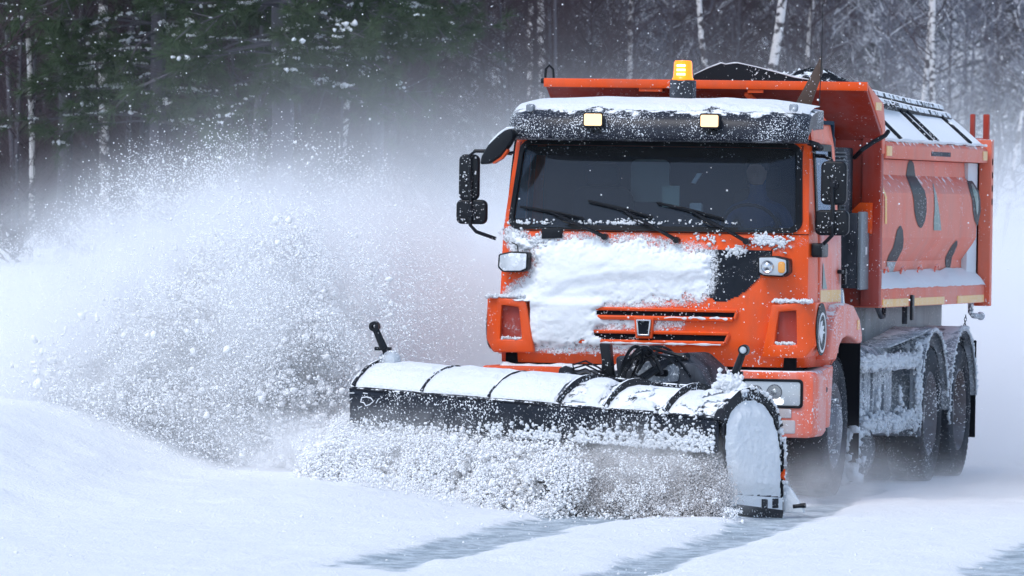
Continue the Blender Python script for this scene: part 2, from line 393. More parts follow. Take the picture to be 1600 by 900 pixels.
def tracks(x, y):
    """wheel tracks worn to grey ice: three strips running along the road"""
    w = (fbm(x*3, y*.8, 4.2, 4)-.5)*.34
    def strip(x0, k, hw, y0): c = x0 + k*(y+4.4); return sstep(hw+.10, hw-.10, np.abs(x+w-c))*sstep(y0+1.5, y0, y)
    a = strip(.33, -.060, .34, -2.6)*sstep(-13.2, -11.2, y + (x-.6)*1.2 + 2.5*(fbm(x*5, y*.6, 8.8)-.5))
    b = strip(1.72, -.082, .24, 3.0)
    c = strip(3.95, -.08, .32, 0.0)
    d = strip(2.2, 0.03, .5, 60.0)*sstep(4, 9, y)*.55
    return np.maximum.reduce([a, b, c, d])
xs = np.concatenate([-np.geomspace(12, 420, 50)[::-1], np.arange(-11.9, 6.5, .07), np.geomspace(6.6, 420, 34)])
ys = np.concatenate([-np.geomspace(17, 300, 22)[::-1], np.arange(-16.9, 6.0, .075), np.linspace(6.1, 60, 150), np.geomspace(61, 480, 70)])
GX, GY = np.meshgrid(xs, ys); GZ = ground_h(GX, GY)
nx, ny = len(xs), len(ys)
idx = np.arange(nx*ny).reshape(ny, nx)
FQ = np.stack([idx[:-1, :-1], idx[:-1, 1:], idx[1:, 1:], idx[1:, :-1]], -1).reshape(-1, 4)
def groundmat():
    s = N('snow_ground'); p = s.n('ShaderNodeBsdfPrincipled'); p.inputs['Specular IOR Level'].default_value = .3
    at = s.n('ShaderNodeAttribute', attribute_name='track')
    n1 = s.noise(9, 6, .75); n2 = s.noise(2.0, 5, .7, stretch=(.8, 1, 1)); n3 = s.noise(.8, 4)
    k = s.ramp(s.math('ADD', at.outputs['Fac'], s.math('MULTIPLY', s.math('SUBTRACT', s.math('ADD', s.math('MULTIPLY', n1, .5), s.math('MULTIPLY', n2 , .5)), .5), 2.2)), .42, 1.05)
    c = s.mix(n3, (.86, .89, .93), (.91, .93, .95)); 
    grit = s.ramp(s.noise(30, 2, .5), .72, .75); c = s.mix(s.math('MULTIPLY', grit, .45), c, (.22, .25, .30))
    ice = s.mix(s.ramp(s.noise(5, 6, .75), .35, .65), (.20, .27, .32), (.60, .68, .74))
    c = s.mix(s.math('MULTIPLY', k, .95), c, ice)
    s.l(c, p.inputs['Base Color']); s.l(s.math('SUBTRACT', .78, s.math('MULTIPLY', k, .36)), p.inputs['Roughness'])
    b = s.n('ShaderNodeBump', i_Strength=.9, i_Distance=.05)
    s.l(s.math('ADD', s.noise(4, 8, .75), s.math('MULTIPLY', s.noise(30, 4, .7), .4)), b.inputs['Height']); s.l(b.outputs[0], p.inputs['Normal'])
    s.l(p.outputs[0], s.out.inputs[0]); return s.m
ground = fastmesh('snow_ground', np.stack([GX.ravel(), GY.ravel(), GZ.ravel()], -1), FQ, groundmat())
ta = ground.data.attributes.new('track', 'FLOAT', 'POINT'); ta.data.foreach_set('value', tracks(GX.ravel(), GY.ravel()).astype(np.float32))
tag(ground, 'snow covered road and verge with grey icy wheel tracks', None, None, 'structure')
def gz(x, y): return float(ground_h(np.array([x]), np.array([y]))[0])

# ================================================================== FOREST
def branchy(mb, p, d, L, r, depth, rnd, droop=-.02, seg=4, kids=6, n=3, up=.12):
    pts = [p]; rs = [r]; q = p.copy(); dd = d.copy()
    for i in range(seg):
        dd = (dd + Vector((rnd.gauss(0, .16), rnd.gauss(0, .16), rnd.gauss(0, .12)+up))).normalized(); q = q + dd*(L/seg); pts.append(q.copy()); rs.append(r*(1-.8*(i+1)/seg))
    mb.tube(pts, rs, n, cap=False)
    if depth > 0:
        for k in range(kids):
            t = rnd.uniform(.25, .98); i = min(int(t*seg), seg-1); f = t*seg-i; a = pts[i].lerp(pts[i+1], f)
            side = Vector((rnd.gauss(0, 1), rnd.gauss(0, 1), rnd.gauss(0, .4))).normalized()
            nd = ((pts[i+1]-pts[i]).normalized()*.8 + side*.75).normalized()
            branchy(mb, a, nd, L*rnd.uniform(.35, .6), max(r*.42, .0022), depth-1, rnd, droop, 3, max(3, kids-2), 3, up*.5)
def make_bare(seed, H, tr, nb, trunkmat, twigm, lean=0.0, low=.3, root=None, kids=6, depth=2):
    rnd = random.Random(seed); t = MB(); pts = []; rs = []; q = Vector((0, 0, -.3)); dd = Vector((lean, rnd.gauss(0, .03), 1)).normalized(); n = 12
    for i in range(n+1):
        pts.append(q.copy()); rs.append(tr*(1-.75*i/n)); dd = (dd + Vector((rnd.gauss(0, .035), rnd.gauss(0, .03), .02))).normalized(); q = q + dd*((H+.3)/n)
    t.tube(pts, rs, 10); w = MB()
    for k in range(nb):
        u = rnd.uniform(low/H, .97)*n; i = min(int(u), n-1); a = pts[i].lerp(pts[i+1], u-i)
        az = rnd.uniform(0, 2*math.pi); d = Vector((math.cos(az), math.sin(az), rnd.uniform(.1, 1.1))).normalized()
        branchy(w, a, d, rnd.uniform(.5, 1.5)*min(1, H/6), rnd.uniform(.006, .013), depth, rnd, kids=kids)
    root = root or empty('bare_tree')
    t.build('trunk', trunkmat, root, ang=60); w.build('branches', twigm, root, ang=80)
    return root
def copy_tree(o, parent=None):
    c = o.copy(); COL.objects.link(c); c.parent = parent
    for ch in list(o.children): copy_tree(ch, c)
    return c
def put(o, px, D, rz=0, sc=1.0, sink=0.0):
    p = CAM + ray(px, 320)*D
    o.location = (p[0], p[1], gz(p[0], p[1])-sink); o.rotation_euler = (0, 0, rz); o.scale = (sc, sc, sc); return o
def col_tree(o):
    return [o] + [k for ch in o.children for k in col_tree(ch)]

# named birches one can point at: (px at eye level, distance, trunk radius, lean, label)
BIRCH = [
 (46, 92, .036, .00, 'thin speckled birch trunk at the far left edge behind the spray'),
 (168, 97, .068, -.02, 'thick white birch trunk left of the pine, peeling bark'),
 (515, 100, .055, .02, 'pale birch trunk just right of the dark pine trunk'),
 (852, 118, .070, .01, 'tall birch behind the left corner of the dump body'),
 (838, 121, .050, -.04, 'thinner birch leaning beside the tall one at the left corner of the dump body'),
 (990, 128, .048, .02, 'thin birch behind the dump body left of the amber beacon'),
 (1138, 116, .052, -.06, 'white birch leaning left above the dump body, right of the beacon'),
 (1183, 112, .082, .00, 'brightest white birch with black patches above the tarp'),
 (1252, 134, .045, -.03, 'slim birch just left of the whip antenna'),
 (1412, 118, .048, .09, 'slender birch leaning right behind the snowy tarp'),
 (1456, 116, .055, .02, 'forked birch with arching limbs above the snowy tarp'),
 (1562, 122, .034, .16, 'thin leaning birch at the right edge of the picture'),
]
for k, (px, D, tr, lean, lab) in enumerate(BIRCH):
    o = make_bare(100+k, 10, tr, 46, 'birch', 'twig', lean, 1.0, empty('birch_tree'), kids=5)
    put(o, px, D); tag(o, lab, 'tree', 'white birch trunks in the wood')
# saplings and bushes, several kinds, copied
protos = [make_bare(s, H, tr, nb, tm, wm, 0, .15, None, 5) for s, H, tr, nb, tm, wm in
          ((1, 6, .022, 80, 'bark', 'twig'), (2, 7, .028, 86, 'bark', 'twig'), (3, 5, .016, 84, 'twig', 'twig'), (4, 8, .035, 90, 'bark', 'twig'), (5, 6, .02, 84, 'twig2', 'twig2'), (6, 7, .026, 84, 'bark', 'twig2'))]
rnd = random.Random(5); used = set(); nplaced = 0
def sapling(px, D, kinds):
    global nplaced
    k = rnd.choice(kinds); o = protos[k] if k not in used else copy_tree(protos[k]); used.add(k)
    put(o, px, D, rnd.uniform(0, 6.28), rnd.uniform(.75, 1.25)); nplaced += 1
    dusty = k >= 4
    tag(o, ('snow dusted leafless sapling deep in the hazy wood' if dusty else 'dark leafless sapling with purple brown twigs in the wood'), 'tree', 'leafless saplings of the wood')
for k in range(6): sapling(rnd.uniform(0, 1600), rnd.uniform(120, 150), [k])
for k in range(80): sapling(rnd.uniform(-60, 620), rnd.uniform(89, 118), [0, 1, 2, 3, 3])
for k in range(30): sapling(rnd.uniform(450, 960), rnd.uniform(104, 135), [0, 1, 2, 3])
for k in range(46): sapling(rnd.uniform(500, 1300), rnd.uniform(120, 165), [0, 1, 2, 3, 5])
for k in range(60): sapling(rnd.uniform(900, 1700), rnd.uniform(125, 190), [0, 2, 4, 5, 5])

# snow-laden spruces far in the wood
def make_spruce(seed):
    rnd = random.Random(seed); root = empty('spruce_tree'); H = 11
    t = MB().tube([(0, 0, -.3), (0, 0, H)], [.11, .02], 8); t.build('trunk', 'bark', root)
    V = []; Fc = []
    for k in range(150):
        z = rnd.uniform(.5, H-.3); L = (1-z/H)*2.3*rnd.uniform(.6, 1.1)+.2; az = rnd.uniform(0, 6.28)
        for j in range(46):
            t_ = rnd.uniform(.1, 1); c = Vector((math.cos(az)*L*t_, math.sin(az)*L*t_, z-.32*L*t_*t_))
            side = Vector((-math.sin(az), math.cos(az), 0))*rnd.choice((-1, 1)); e = c + (side*rnd.uniform(.15, .4)*(1.2-t_) + Vector((math.cos(az), math.sin(az), -.35))*.14)
            w = Vector((0, 0, .028)); b = len(V); V += [c-w, c+w, e]; Fc.append((b, b+1, b+2))
    fastmesh('crown', [tuple(v) for v in V], Fc, 'farneedle', root, smooth=False); return root
sp = [make_spruce(31), make_spruce(32)]; fst = True
for k, (px, D) in enumerate([(905, 150), (1075, 158), (640, 150), (1330, 175), (1540, 178), (760, 165), (1210, 170), (1440, 190), (300, 140), (120, 135), (980, 185), (560, 175), (1600, 165), (1130, 190), (1390, 160), (845, 180), (20, 124), (200, 126), (75, 130), (270, 122), (350, 127), (400, 133), (480, 125), (150, 138), (545, 132), (-20, 135), (430, 142)]):
    o = sp[k] if k < 2 else copy_tree(sp[k % 2]); put(o, px, D, k*1.3, rnd.uniform(.7, 1.15) if k < 16 else rnd.uniform(1.1, 1.5))
    tag(o, 'dim grey green spruce far back in the hazy wood', 'tree', 'dim spruces far back in the wood')

# the mass of undergrowth behind, too many stems to count
def brush_mass():
    rnd = random.Random(77); mb = MB()
    for k in range(620):
        px = rnd.uniform(-100, 1700); D = rnd.uniform(150, 240); p = CAM + ray(px, 320)*D; z = gz(p[0], p[1])
        H = rnd.uniform(3, 8); q = Vector((p[0], p[1], z-.2)); d = Vector((rnd.gauss(0, .08), rnd.gauss(0, .08), 1)).normalized()
        mb.tube([q, q+d*H*.5, q+d*H+Vector((rnd.gauss(0, .2), 0, 0))], [rnd.uniform(.02, .05), .02, .005], 3, cap=False)
        for j in range(16):
            a = q + d*H*rnd.uniform(.1, .95); az = rnd.uniform(0, 6.28); e = Vector((math.cos(az), math.sin(az), rnd.uniform(.2, 1.2))).normalized()
            L = rnd.uniform(.4, 1.6); m_ = a+e*L*.5; mb.tube([a, m_, a+e*L+Vector((0, 0, .15))], [.012, .009, .004], 3, cap=False)
            for i in range(3):
                e2 = (e + Vector((rnd.gauss(0, .7), rnd.gauss(0, .7), .3))).normalized(); mb.tube([m_, m_+e2*L*.5], [.007, .003], 3, cap=False)
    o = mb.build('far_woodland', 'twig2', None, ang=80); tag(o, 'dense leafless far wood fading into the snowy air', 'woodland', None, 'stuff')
brush_mass()

# pines in front, left
def make_pine(seed, H, tr, zlo, nb, maxL, az0=None, spread=3.14, tufts=11, dens=1.0):
    rnd = random.Random(seed); root = empty('pine_tree'); pts = [Vector((0, 0, -.3))]; n = 10
    for i in range(n): pts.append(pts[-1] + Vector((rnd.gauss(0, .02), rnd.gauss(0, .02), (H+.3)/n)))
    MB().tube(pts, [tr*(1-.6*i/n) for i in range(n+1)], 14).build('trunk', 'bark', root, ang=60)
    br = MB(); V = []; Fc = []; SP = []; SR = []
    def tuft(c, d, m=50, L=.19):
        d = d.normalized()
        for j in range(int(m*dens)):
            e = (d*rnd.uniform(.25, 1.0) + Vector((rnd.gauss(0, .42), rnd.gauss(0, .42), rnd.gauss(0, .42)))).normalized()*L*rnd.uniform(.7, 1.15)
            s = c - d*rnd.uniform(0, .10); w = e.cross(Vector((rnd.gauss(0, 1), rnd.gauss(0, 1), rnd.gauss(0, 1)))).normalized()*.0045
            b = len(V); V.extend([s-w, s+w, s+e]); Fc.append((b, b+1, b+2))
    for k in range(nb):
        z = rnd.uniform(zlo, H-.5); az = rnd.uniform(0, 6.28) if az0 is None else az0 + rnd.uniform(-spread, spread)
        L = maxL*rnd.uniform(.55, 1.0)*(1-.55*(z/H)**2); sag = rnd.uniform(.05, .45); r0 = .028*L/2
        path = []; q = Vector((0, 0, z)); d = Vector((math.cos(az), math.sin(az), rnd.uniform(-.15, .25)))
        for i in range(8):
            path.append(q.copy()); d = (d + Vector((rnd.gauss(0, .1), rnd.gauss(0, .1), -sag*.22 + (.09 if i > 4 else 0)))).normalized(); q = q + d*L/8
        path.append(q.copy()); br.tube(path, [r0*(1-.8*i/8) for i in range(9)], 5, cap=False)
        if rnd.random() < .6:
            for _ in range(rnd.randint(6, 16)):
                i = rnd.randint(1, 6); c = path[i].lerp(path[i+1], rnd.random()); SP.append((c.x, c.y, c.z+.02)); SR.append(rnd.uniform(.008, .026))
        for j in range(tufts):
            i = rnd.randint(3, 7) if L > .9 else rnd.randint(2, 7); a = path[i].lerp(path[i+1], rnd.random()); dd = (path[i+1]-path[i]).normalized()
            sd = (dd*.9 + Vector((rnd.gauss(0, .6), rnd.gauss(0, .6), rnd.gauss(0, .3)-.1))).normalized(); l2 = rnd.uniform(.12, .5)
            br.tube([a, a+sd*l2], [.007, .004], 3, cap=False)
            tuft(a+sd*l2, sd)
            if rnd.random() < .07: e = a+sd*l2; SP.append((e.x, e.y, e.z+.04)); SR.append(rnd.uniform(.012, .035))
        tuft(path[-1], d, 60)
    br.build('branches', 'bark', root, ang=80); fastmesh('needles', [tuple(v) for v in V], Fc, 'needle', root, smooth=False)
    sp_ = []; sr_ = []
    for c, r_ in zip(SP, SR):
        for _ in range(5): sp_.append((c[0]+rnd.gauss(0, r_*1.7), c[1]+rnd.gauss(0, r_*1.7), c[2]+rnd.gauss(0, r_*.2))); sr_.append(r_*rnd.uniform(.4, .9))
    lumps('snow_patches', sp_, sr_, 'snow', root); return root
tag(put(make_pine(41, 9, .135, 1.75, 190, 2.0, dens=1.15), 437, 88), 'large dark pine with thick grey trunk and drooping snowy boughs', 'tree')
tag(put(make_pine(42, 9, .10, 1.5, 150, 1.9, tufts=12), 245, 91), 'smaller bushy pine left of the big dark pine', 'tree')
tag(put(make_pine(43, 8, .09, 2.5, 85, 1.8, tufts=10), 95, 93), 'sparse pine reaching in from the upper left corner', 'tree')
tag(put(make_pine(44, 8, .08, 2.2, 80, 1.3, tufts=9, dens=.9), 590, 96), 'thin sprigged pine at the right side of the big dark pine', 'tree')

# ================================================================== DUMP TRUCK
truck = empty('dump_truck', (0, 0, 0))
tag(truck, 'orange dump truck with snow caked cab front driving towards the camera', 'dump truck')
T = truck
def yf(z): return float(np.interp(z, [.95, 1.45, 1.97, 2.02, 2.62, 2.75, 2.93], [0.0, -.01, .03, .045, .235, .28, .42]))
def wf(z): return float(np.interp(z, [.95, 1.45, 1.97, 2.62, 2.80, 2.88, 2.93], [1.165, 1.185, 1.178, 1.135, 1.10, 1.03, .92]))
def cabY(x, z):
    u = min(abs(x)/wf(z), 1.0); return yf(z) + .16*u**9
def dens(p, k):
    n = len(p); return [(p[i][0]+(p[(i+1) % n][0]-p[i][0])*j/k, p[i][1]+(p[(i+1) % n][1]-p[i][1])*j/k) for i in range(n) for j in range(k)]
def pxs(lst, Y=0.0): return [fx(a, b, Y) for a, b in lst]

# --- cab shell
def ring(z):
    w = wf(z); us = [-.985, -.93, -.8, -.55, -.28, 0, .28, .55, .8, .93, .985]
    P = [(u*w, cabY(u*w, z), z) for u in us]
    ysd = [.30, .42, .76, 1.10, 1.30]; P += [(w, y+ (yf(z) if y < .35 else 0)*.6, z) for y in ysd]
    P += [(w-.02, 1.37, z), (w-.08, 1.40, z), (0, 1.41, z), (-w+.08, 1.40, z), (-w+.02, 1.37, z)]
    P += [(-w, y+(yf(z) if y < .35 else 0)*.6, z) for y in ysd[::-1]]
    return P
zl = [.99, 1.2, 1.45, 1.7, 1.95, 2.02, 2.62, 2.70, 2.80, 2.88, 2.93]
rings = [ring(z) for z in zl]
def cabskip(i, j):
    if i != 5: return False
    return (1 <= j <= 8) or j in (12, 13) or j in (22, 23) or j in (17,)
cab = MB().grid(rings, skip=cabskip, close=True)
tp = rings[-1]; cab.add(tp + [(0, .9, 2.955)], [(i, (i+1) % len(tp), len(tp)) for i in range(len(tp))])
cabo = cab.build('cab', 'orange', T, ang=28, thick=.03)
# side skins (frosted doors) a little proud of the shell
for sg in (1, -1):
    yy = np.linspace(.47, 1.37, 8); zz = np.linspace(1.08, 2.0, 6)
    d = MB().grid([[(sg*(wf(z)+.006), y, z) for y in yy] for z in zz]).build('door', 'orange_side', T, thick=.012)
    MB().box(*sorted((sg*1.19, sg*1.225)), 1.20, 1.36, 1.68, 1.71).box(*sorted((sg*1.20, sg*1.235)), 1.30, 1.35, 1.60, 1.72).build('handle', 'black', d, bevel=.006)
    MB().frame(dens([(.36, 2.0), (1.14, 2.0), (1.14, 2.65), (.42, 2.65)], 3), dens([(.44, 2.06), (1.09, 2.06), (1.09, 2.60), (.47, 2.60)], 3), lambda p: sg*(wf(p[1])+.012), lambda p: sg*(wf(p[1])-.02), 'x').build('window_frame', 'seal', T)
    MB().grid([[(sg*wf(z), y, z) for y in (.40, .75, 1.12)] for z in (2.01, 2.3, 2.63)]).build('side_window', 'glass', T)
    MB().box(*sorted((sg*(1.187), sg*1.192)), .52, 1.36, 1.47, 1.56).build('reflective_tape', 'yellow', T)
    r_ = [(z, a, b) for z, a, b in ((1.76, .60, .62), (1.66, .59, .68), (1.57, .58, .76))]
    MB().add([(sg*(wf(z)+.012), a, z) for z, a, b in r_] + [(sg*(wf(z)+.012), b, z) for z, a, b in r_], [(0, 1, 4, 3), (1, 2, 5, 4)]).build('feather_decal', 'green', T)
# --- windscreen
def wso(m, r, wd=0): return dens(rrect(0, 2.318, 2.19-m*2, .672-m*2, r), 3)
def skew(p): return (p[0]*(1+.022*(2.32-p[1])/.33), p[1])
o_ = [skew(p) for p in wso(0, .09)]; i_ = [skew(p) for p in wso(.038, .065)]
MB().frame(o_, i_, lambda p: cabY(p[0], p[1])-.022, lambda p: cabY(p[0], p[1])+.02, 'y').build('windscreen_seal', 'seal', T, ang=50)
MB().grid([[(x, cabY(x, z)-.004, z) for x in np.linspace(-1.08, 1.08, 15)] for z in np.linspace(2.0, 2.635, 6)]).build('windscreen', 'glass', T)
# sun strip inside the top of the screen and thin snow along its foot
MB().grid([[(x, cabY(x, z)+.03, z) for x in np.linspace(-1.02, 1.02, 9)] for z in (2.535, 2.60)]).build('sun_strip', 'black', T)
P_ = []; R_ = []
for px, n in ((803, 22), (850, 25), (905, 26), (960, 50), (985, 44), (1025, 12), (1080, 16), (1140, 10), (812, 22), (1020, 20)):
    for k in range(n):
        a = F(px+random.gauss(0, 12), 350-abs(random.gauss(0, 3.2)), .05); P_.append((a[0], cabY(a[0], a[2])-.012, a[2])); R_.append(random.uniform(.004, .011))
lumps('screen_snow', P_, R_, 'crust', T)
# wipers
for a, b, c in (((811, 323), (913, 341), (948, 370)), ((919, 314), (1022, 340), (1060, 375)), ((1026, 317), (1131, 342), (1169, 377))):
    def wp(p, dy): q = F(p[0], p[1], .06); return (q[0], cabY(q[0], q[2])-dy, q[2])
    mid = ((a[0]+b[0])/2, (a[1]+b[1])/2-1)
    bl = MB().tube([wp(a, .03), wp(mid, .028), wp(b, .03)], [.010, .014, .010], 6).build('wiper_blade', 'black', T)
    MB().tube([wp(mid, .055), wp(((mid[0]+c[0])/2+3, (mid[1]+c[1])/2), .075), wp(c, .05)], [.007, .011, .016], 7).tube([wp(c, .07), wp(c, .0)], .024, 10).tube([wp(((mid[0]*.7+c[0]*.3)-6, mid[1]*.7+c[1]*.3+3), .05), wp((c[0]-12, c[1]-8), .05)], .005, 5).build('wiper_arm', 'black', bl)
# --- roof visor
def visP(t, x):   # t 0..1 from lower lip over the top
    u = min(abs(x)/1.14, 1); cr = .26*u**8
    prof = [(.03, 2.648), (-.055, 2.665), (-.06, 2.72), (-.035, 2.80), (.03, 2.865), (.14, 2.905), (.32, 2.935), (.55, 2.95)]
    k = t*(len(prof)-1); i = min(int(k), len(prof)-2); f = k-i
    y = prof[i][0]*(1-f)+prof[i+1][0]*f; z = prof[i][1]*(1-f)+prof[i+1][1]*f
    bump = .010*math.exp(-((abs(x)-.44)/.10)**2)*(1 if t > .4 else 0)
    return y+cr, z - .05*u**6*(t**1) + bump
xsv = np.concatenate([np.linspace(-1.14, -1.0, 8), np.linspace(-.9, .9, 19), np.linspace(1.0, 1.14, 8)])
Pv = [[(x, visP(t, x)[0], visP(t, x)[1]) for x in xsv] for t in np.linspace(0, 1, 18)]
vis = MB().grid(Pv)
for sg in (1, -1):
    e = [Pv[i][0 if sg < 0 else -1] for i in range(18)]; vis.add(e + [(sg*1.12, p[1]+.10, 2.652+.45*(p[2]-2.652)) for p in e], [(i, i+1, 18+i+1, 18+i) for i in range(17)])
viso = vis.build('roof_visor', 'visor', T, ang=45)
def capgrid():
    xs_ = np.linspace(-1.12, 1.12, 150); ts = np.linspace(.42, 1.0, 46); V = []; ok = []
    for t in ts:
        for x in xs_:
            y, z = visP(t, x); e = (t - (.60 + .05*(fbm(x*3, .5)-.5) + .10*(fbm(x*22, t*20)-.5) + .05*(abs(x)/1.1)**6 + .07*math.exp(-((abs(x+.0)-.44)/.05)**2)))/.08
            h = .030*(1-math.exp(-max(e, 0)*.8))*(.8+.5*float(fbm(x*5, t*6, 2)))
            V.append((x, y-h*(.9-t*.9)*1.2-.001, z+h*(.5+.5*t)-.0005)); ok.append(e > 0)
    nx_ = len(xs_); F_ = [(i*nx_+j, i*nx_+j+1, (i+1)*nx_+j+1, (i+1)*nx_+j) for i in range(len(ts)-1) for j in range(nx_-1) if ok[i*nx_+j] and ok[(i+1)*nx_+j+1] and ok[(i+1)*nx_+j] and ok[i*nx_+j+1]]
    fastmesh('roof_snow', V, F_, 'snow', T)
capgrid()
# snow over the rest of the roof
g_ = [[(x, y, 2.952+.035*float(fbm(x*3, y*3, 7))-.10*(abs(x)/1.0)**6) for x in np.linspace(-1.0, 1.0, 30)] for y in np.linspace(.5, 1.36, 12)]
MB().grid(g_).build('roof_snow', 'snow', T)
for px in (829, 1240):
    a = F(px, 166, .12); MB().prism(rrect(a[0], a[2]-.012, .055, .06, .02), .08, .17, 'y').build('marker_lamp', 'frost', T, bevel=.008)
for px, py in ((927, 187), (1109, 189)):
    a = F(px, py, -.12)
    h = MB().prism(rrect(a[0], a[2], .155, .112, .018), -.13, -.05, 'y').box(a[0]-.012, a[0]+.012, -.10, -.05, a[2]-.10, a[2]-.05).prism(rrect(a[0]+.01, a[2]-.085, .07, .03, .01), -.10, -.03, 'y').build('work_lamp', 'black', T, bevel=.006)
    MB().prism(rrect(a[0], a[2], .132, .088, .012), -.137, -.125, 'y').build('lens', 'lampglow', h)
# --- beacon
MB().prism(rrect(.103, 2.99, .172, .25, .012), .52, .69, 'y').build('beacon_stand', 'dark', T, bevel=.01)
bc = MB().lathe([(0, 0), (.078, 0), (.082, .012), (.074, .022), (.070, .06), (.068, .13), (.060, .148), (0, .152)], (.102, .60, 3.112), 'z', 28).build('beacon', 'amber', T, ang=50)
hb = MB()
for k in range(3): hb.box(.07, .134, .522, .532, 3.150+k*.032, 3.166+k*.032)
hb.build('flash_tube', 'amberhot', bc)
# whip antenna
a = F(1278, 205, .85); b = F(1286, -30, .85)
MB().tube([(a[0], .85, a[2]-.06), (a[0], .85, a[2])], .012, 8).tube([(a[0], .85, a[2]), ((a[0]+b[0])/2+.01, .85, (a[2]+b[2])/2), (b[0], .85, b[2])], [.0045, .0035, .0022], 5).build('whip_antenna', 'black', T)
# black grab bracket at the roof corner
MB().tube([(1.12, .30, 2.66), (1.19, .30, 2.64), (1.21, .34, 2.62), (1.15, .5, 2.62)], .022, 7).build('roof_bracket', 'black', T)

# --- cab interior
ii = MB().box(-1.08, 1.08, .18, .62, 1.55, 1.96).build('dashboard', 'interior', T, bevel=.04)
MB().prism(rrect(-.285, 2.36, .30, .32, .05), 1.315, 1.345, 'y').build('rear_window', mat('daylit_pane', (.34, .42, .42), .4), T)  # opaque panel, daylight through the window painted as its pale colour
bw = MB().frame(dens([(-1.12, 1.3), (1.12, 1.3), (1.12, 2.8), (-1.12, 2.8)], 4), dens([(-.42, 2.22), (-.15, 2.22), (-.15, 2.50), (-.42, 2.50)], 4), 1.33, 1.37, 'y').build('rear_wall', 'interior', T)
MB().box(-1.12, 1.12, .35, 1.36, 2.80, 2.83).build('headliner', 'interior', T)
for x in (-.62, .62):
    s_ = MB().prism(rrect(x, 2.0, .46, .62, .1), 1.12, 1.24, 'y').prism(rrect(x, 2.40, .26, .17, .05), 1.12, 1.2, 'y').box(x-.23, x+.23, .68, 1.15, 1.58, 1.70).build('seat', 'seatm', T, bevel=.02)
a = F(1168, 318, .5)
sw = MB(); sw.tube([(a[0]+.21*math.cos(t), .62-.09*math.sin(t), 2.02+.17*math.sin(t)) for t in np.linspace(0, 2*math.pi, 25)], .015, 6, cap=False)
for t in (0.1, 2.9, 4.7): sw.tube([(a[0], .66, 1.99), (a[0]+.2*math.cos(t), .62-.09*math.sin(t), 2.02+.16*math.sin(t))], .012, 5)
sw.build('steering_wheel', 'black', T)
a = F(1048, 305, .28); MB().box(a[0]-.065, a[0]+.065, .285, .289, a[2]-.09, a[2]+.07).build('card', 'greenpaper', T)
a = F(1090, 280, .3); MB().add([(a[0]-.045, .28, a[2]-.03), (a[0]-.01, .28, a[2]-.035), (a[0]+.04, .28, a[2]+.045), (a[0], .28, a[2]+.045)], [(0, 1, 2, 3)]).build('paper_slip', 'paper', T, thick=.003)
a = F(1090, 325, .5); MB().prism(rrect(a[0], a[2], .09, .075, .015), .42, .48, 'y').build('cup', 'paper', T)

# --- front panel details
def front_prism(pts, off, m, name, par, depth=.02, bev=.004, k=2):
    p = dens(pts, k); return MB().prism(p, lambda q: cabY(q[0], q[1])-off, lambda q: cabY(q[0], q[1])+depth, 'y').build(name, m, par, bevel=bev)
def conform(pts, off, m, name, par, st=.012):
    p = np.array(pts); xs_ = np.arange(p[:, 0].min(), p[:, 0].max(), st); zs_ = np.arange(p[:, 1].min(), p[:, 1].max(), st)
    X, Z = np.meshgrid(xs_, zs_); ok = polydist(X.ravel(), Z.ravel(), pts) > -st*.35
    V = [(x, cabY(x, z)-off, z) for x, z in zip(X.ravel(), Z.ravel())]; i = np.arange(X.size).reshape(X.shape)
    q = np.stack([i[:-1, :-1], i[:-1, 1:], i[1:, 1:], i[1:, :-1]], -1).reshape(-1, 4); q = q[ok[q].all(1)]
    return fastmesh(name, V, q, m, par)
# the round dark patch beside the headlamp
conform(pxs([(1086, 389), (1140, 390), (1206, 391), (1202, 404), (1196, 420), (1186, 436), (1172, 450), (1155, 463), (1136, 471), (1118, 471), (1104, 462), (1094, 445), (1086, 420)]), .003, 'decal', 'dark_patch', T)
# grille: two openings, right ends slanted
for lab, pts in (('u', [(-.70, 1.395), (.665, 1.395), (.640, 1.345), (-.665, 1.345)]), ('l', [(-.64, 1.225), (.605, 1.225), (.570, 1.165), (-.60, 1.165)])):
    g_ = front_prism(pts, .006, 'under', 'grille_opening', T, .01, 0, 5)
    z0, z1 = pts[2][1], pts[0][1]; x1 = pts[1][0]
    lip = MB()
    lip.tube([(x, cabY(x, z1)-.012, z1+.006) for x in np.linspace(-x1, x1, 9)], .014, 6)
    lip.tube([(x, cabY(x, z0)-.018, z0-.008) for x in np.linspace(-x1+.03, x1-.03, 9)], .018, 6)
    lip.tube([(x1, cabY(x1, z1)-.012, z1), (pts[2][0]+.01, cabY(x1, z0)-.014, z0)], .014, 6)
    lip.build('grille_lip', 'orange', g_)
    for k in range(1): MB().tube([(x, cabY(x, z1)+.0, (z0+z1)/2-.008) for x in np.linspace(-x1+.02, x1-.05, 7)], .005, 4).build('grille_bar', 'black', g_)
MB().tube([(x, cabY(x, 1.34)-.028, 1.343+.004*math.sin(x*40)) for x in np.linspace(.12, .63, 24)], [.004+.010*random.random() for _ in range(24)], 7).tube([(x, cabY(x, 1.16)-.03, 1.150) for x in np.linspace(-.5, .55, 30)], [.003+.009*random.random() for _ in range(30)], 6).build('grille_snow', 'crust', g_)
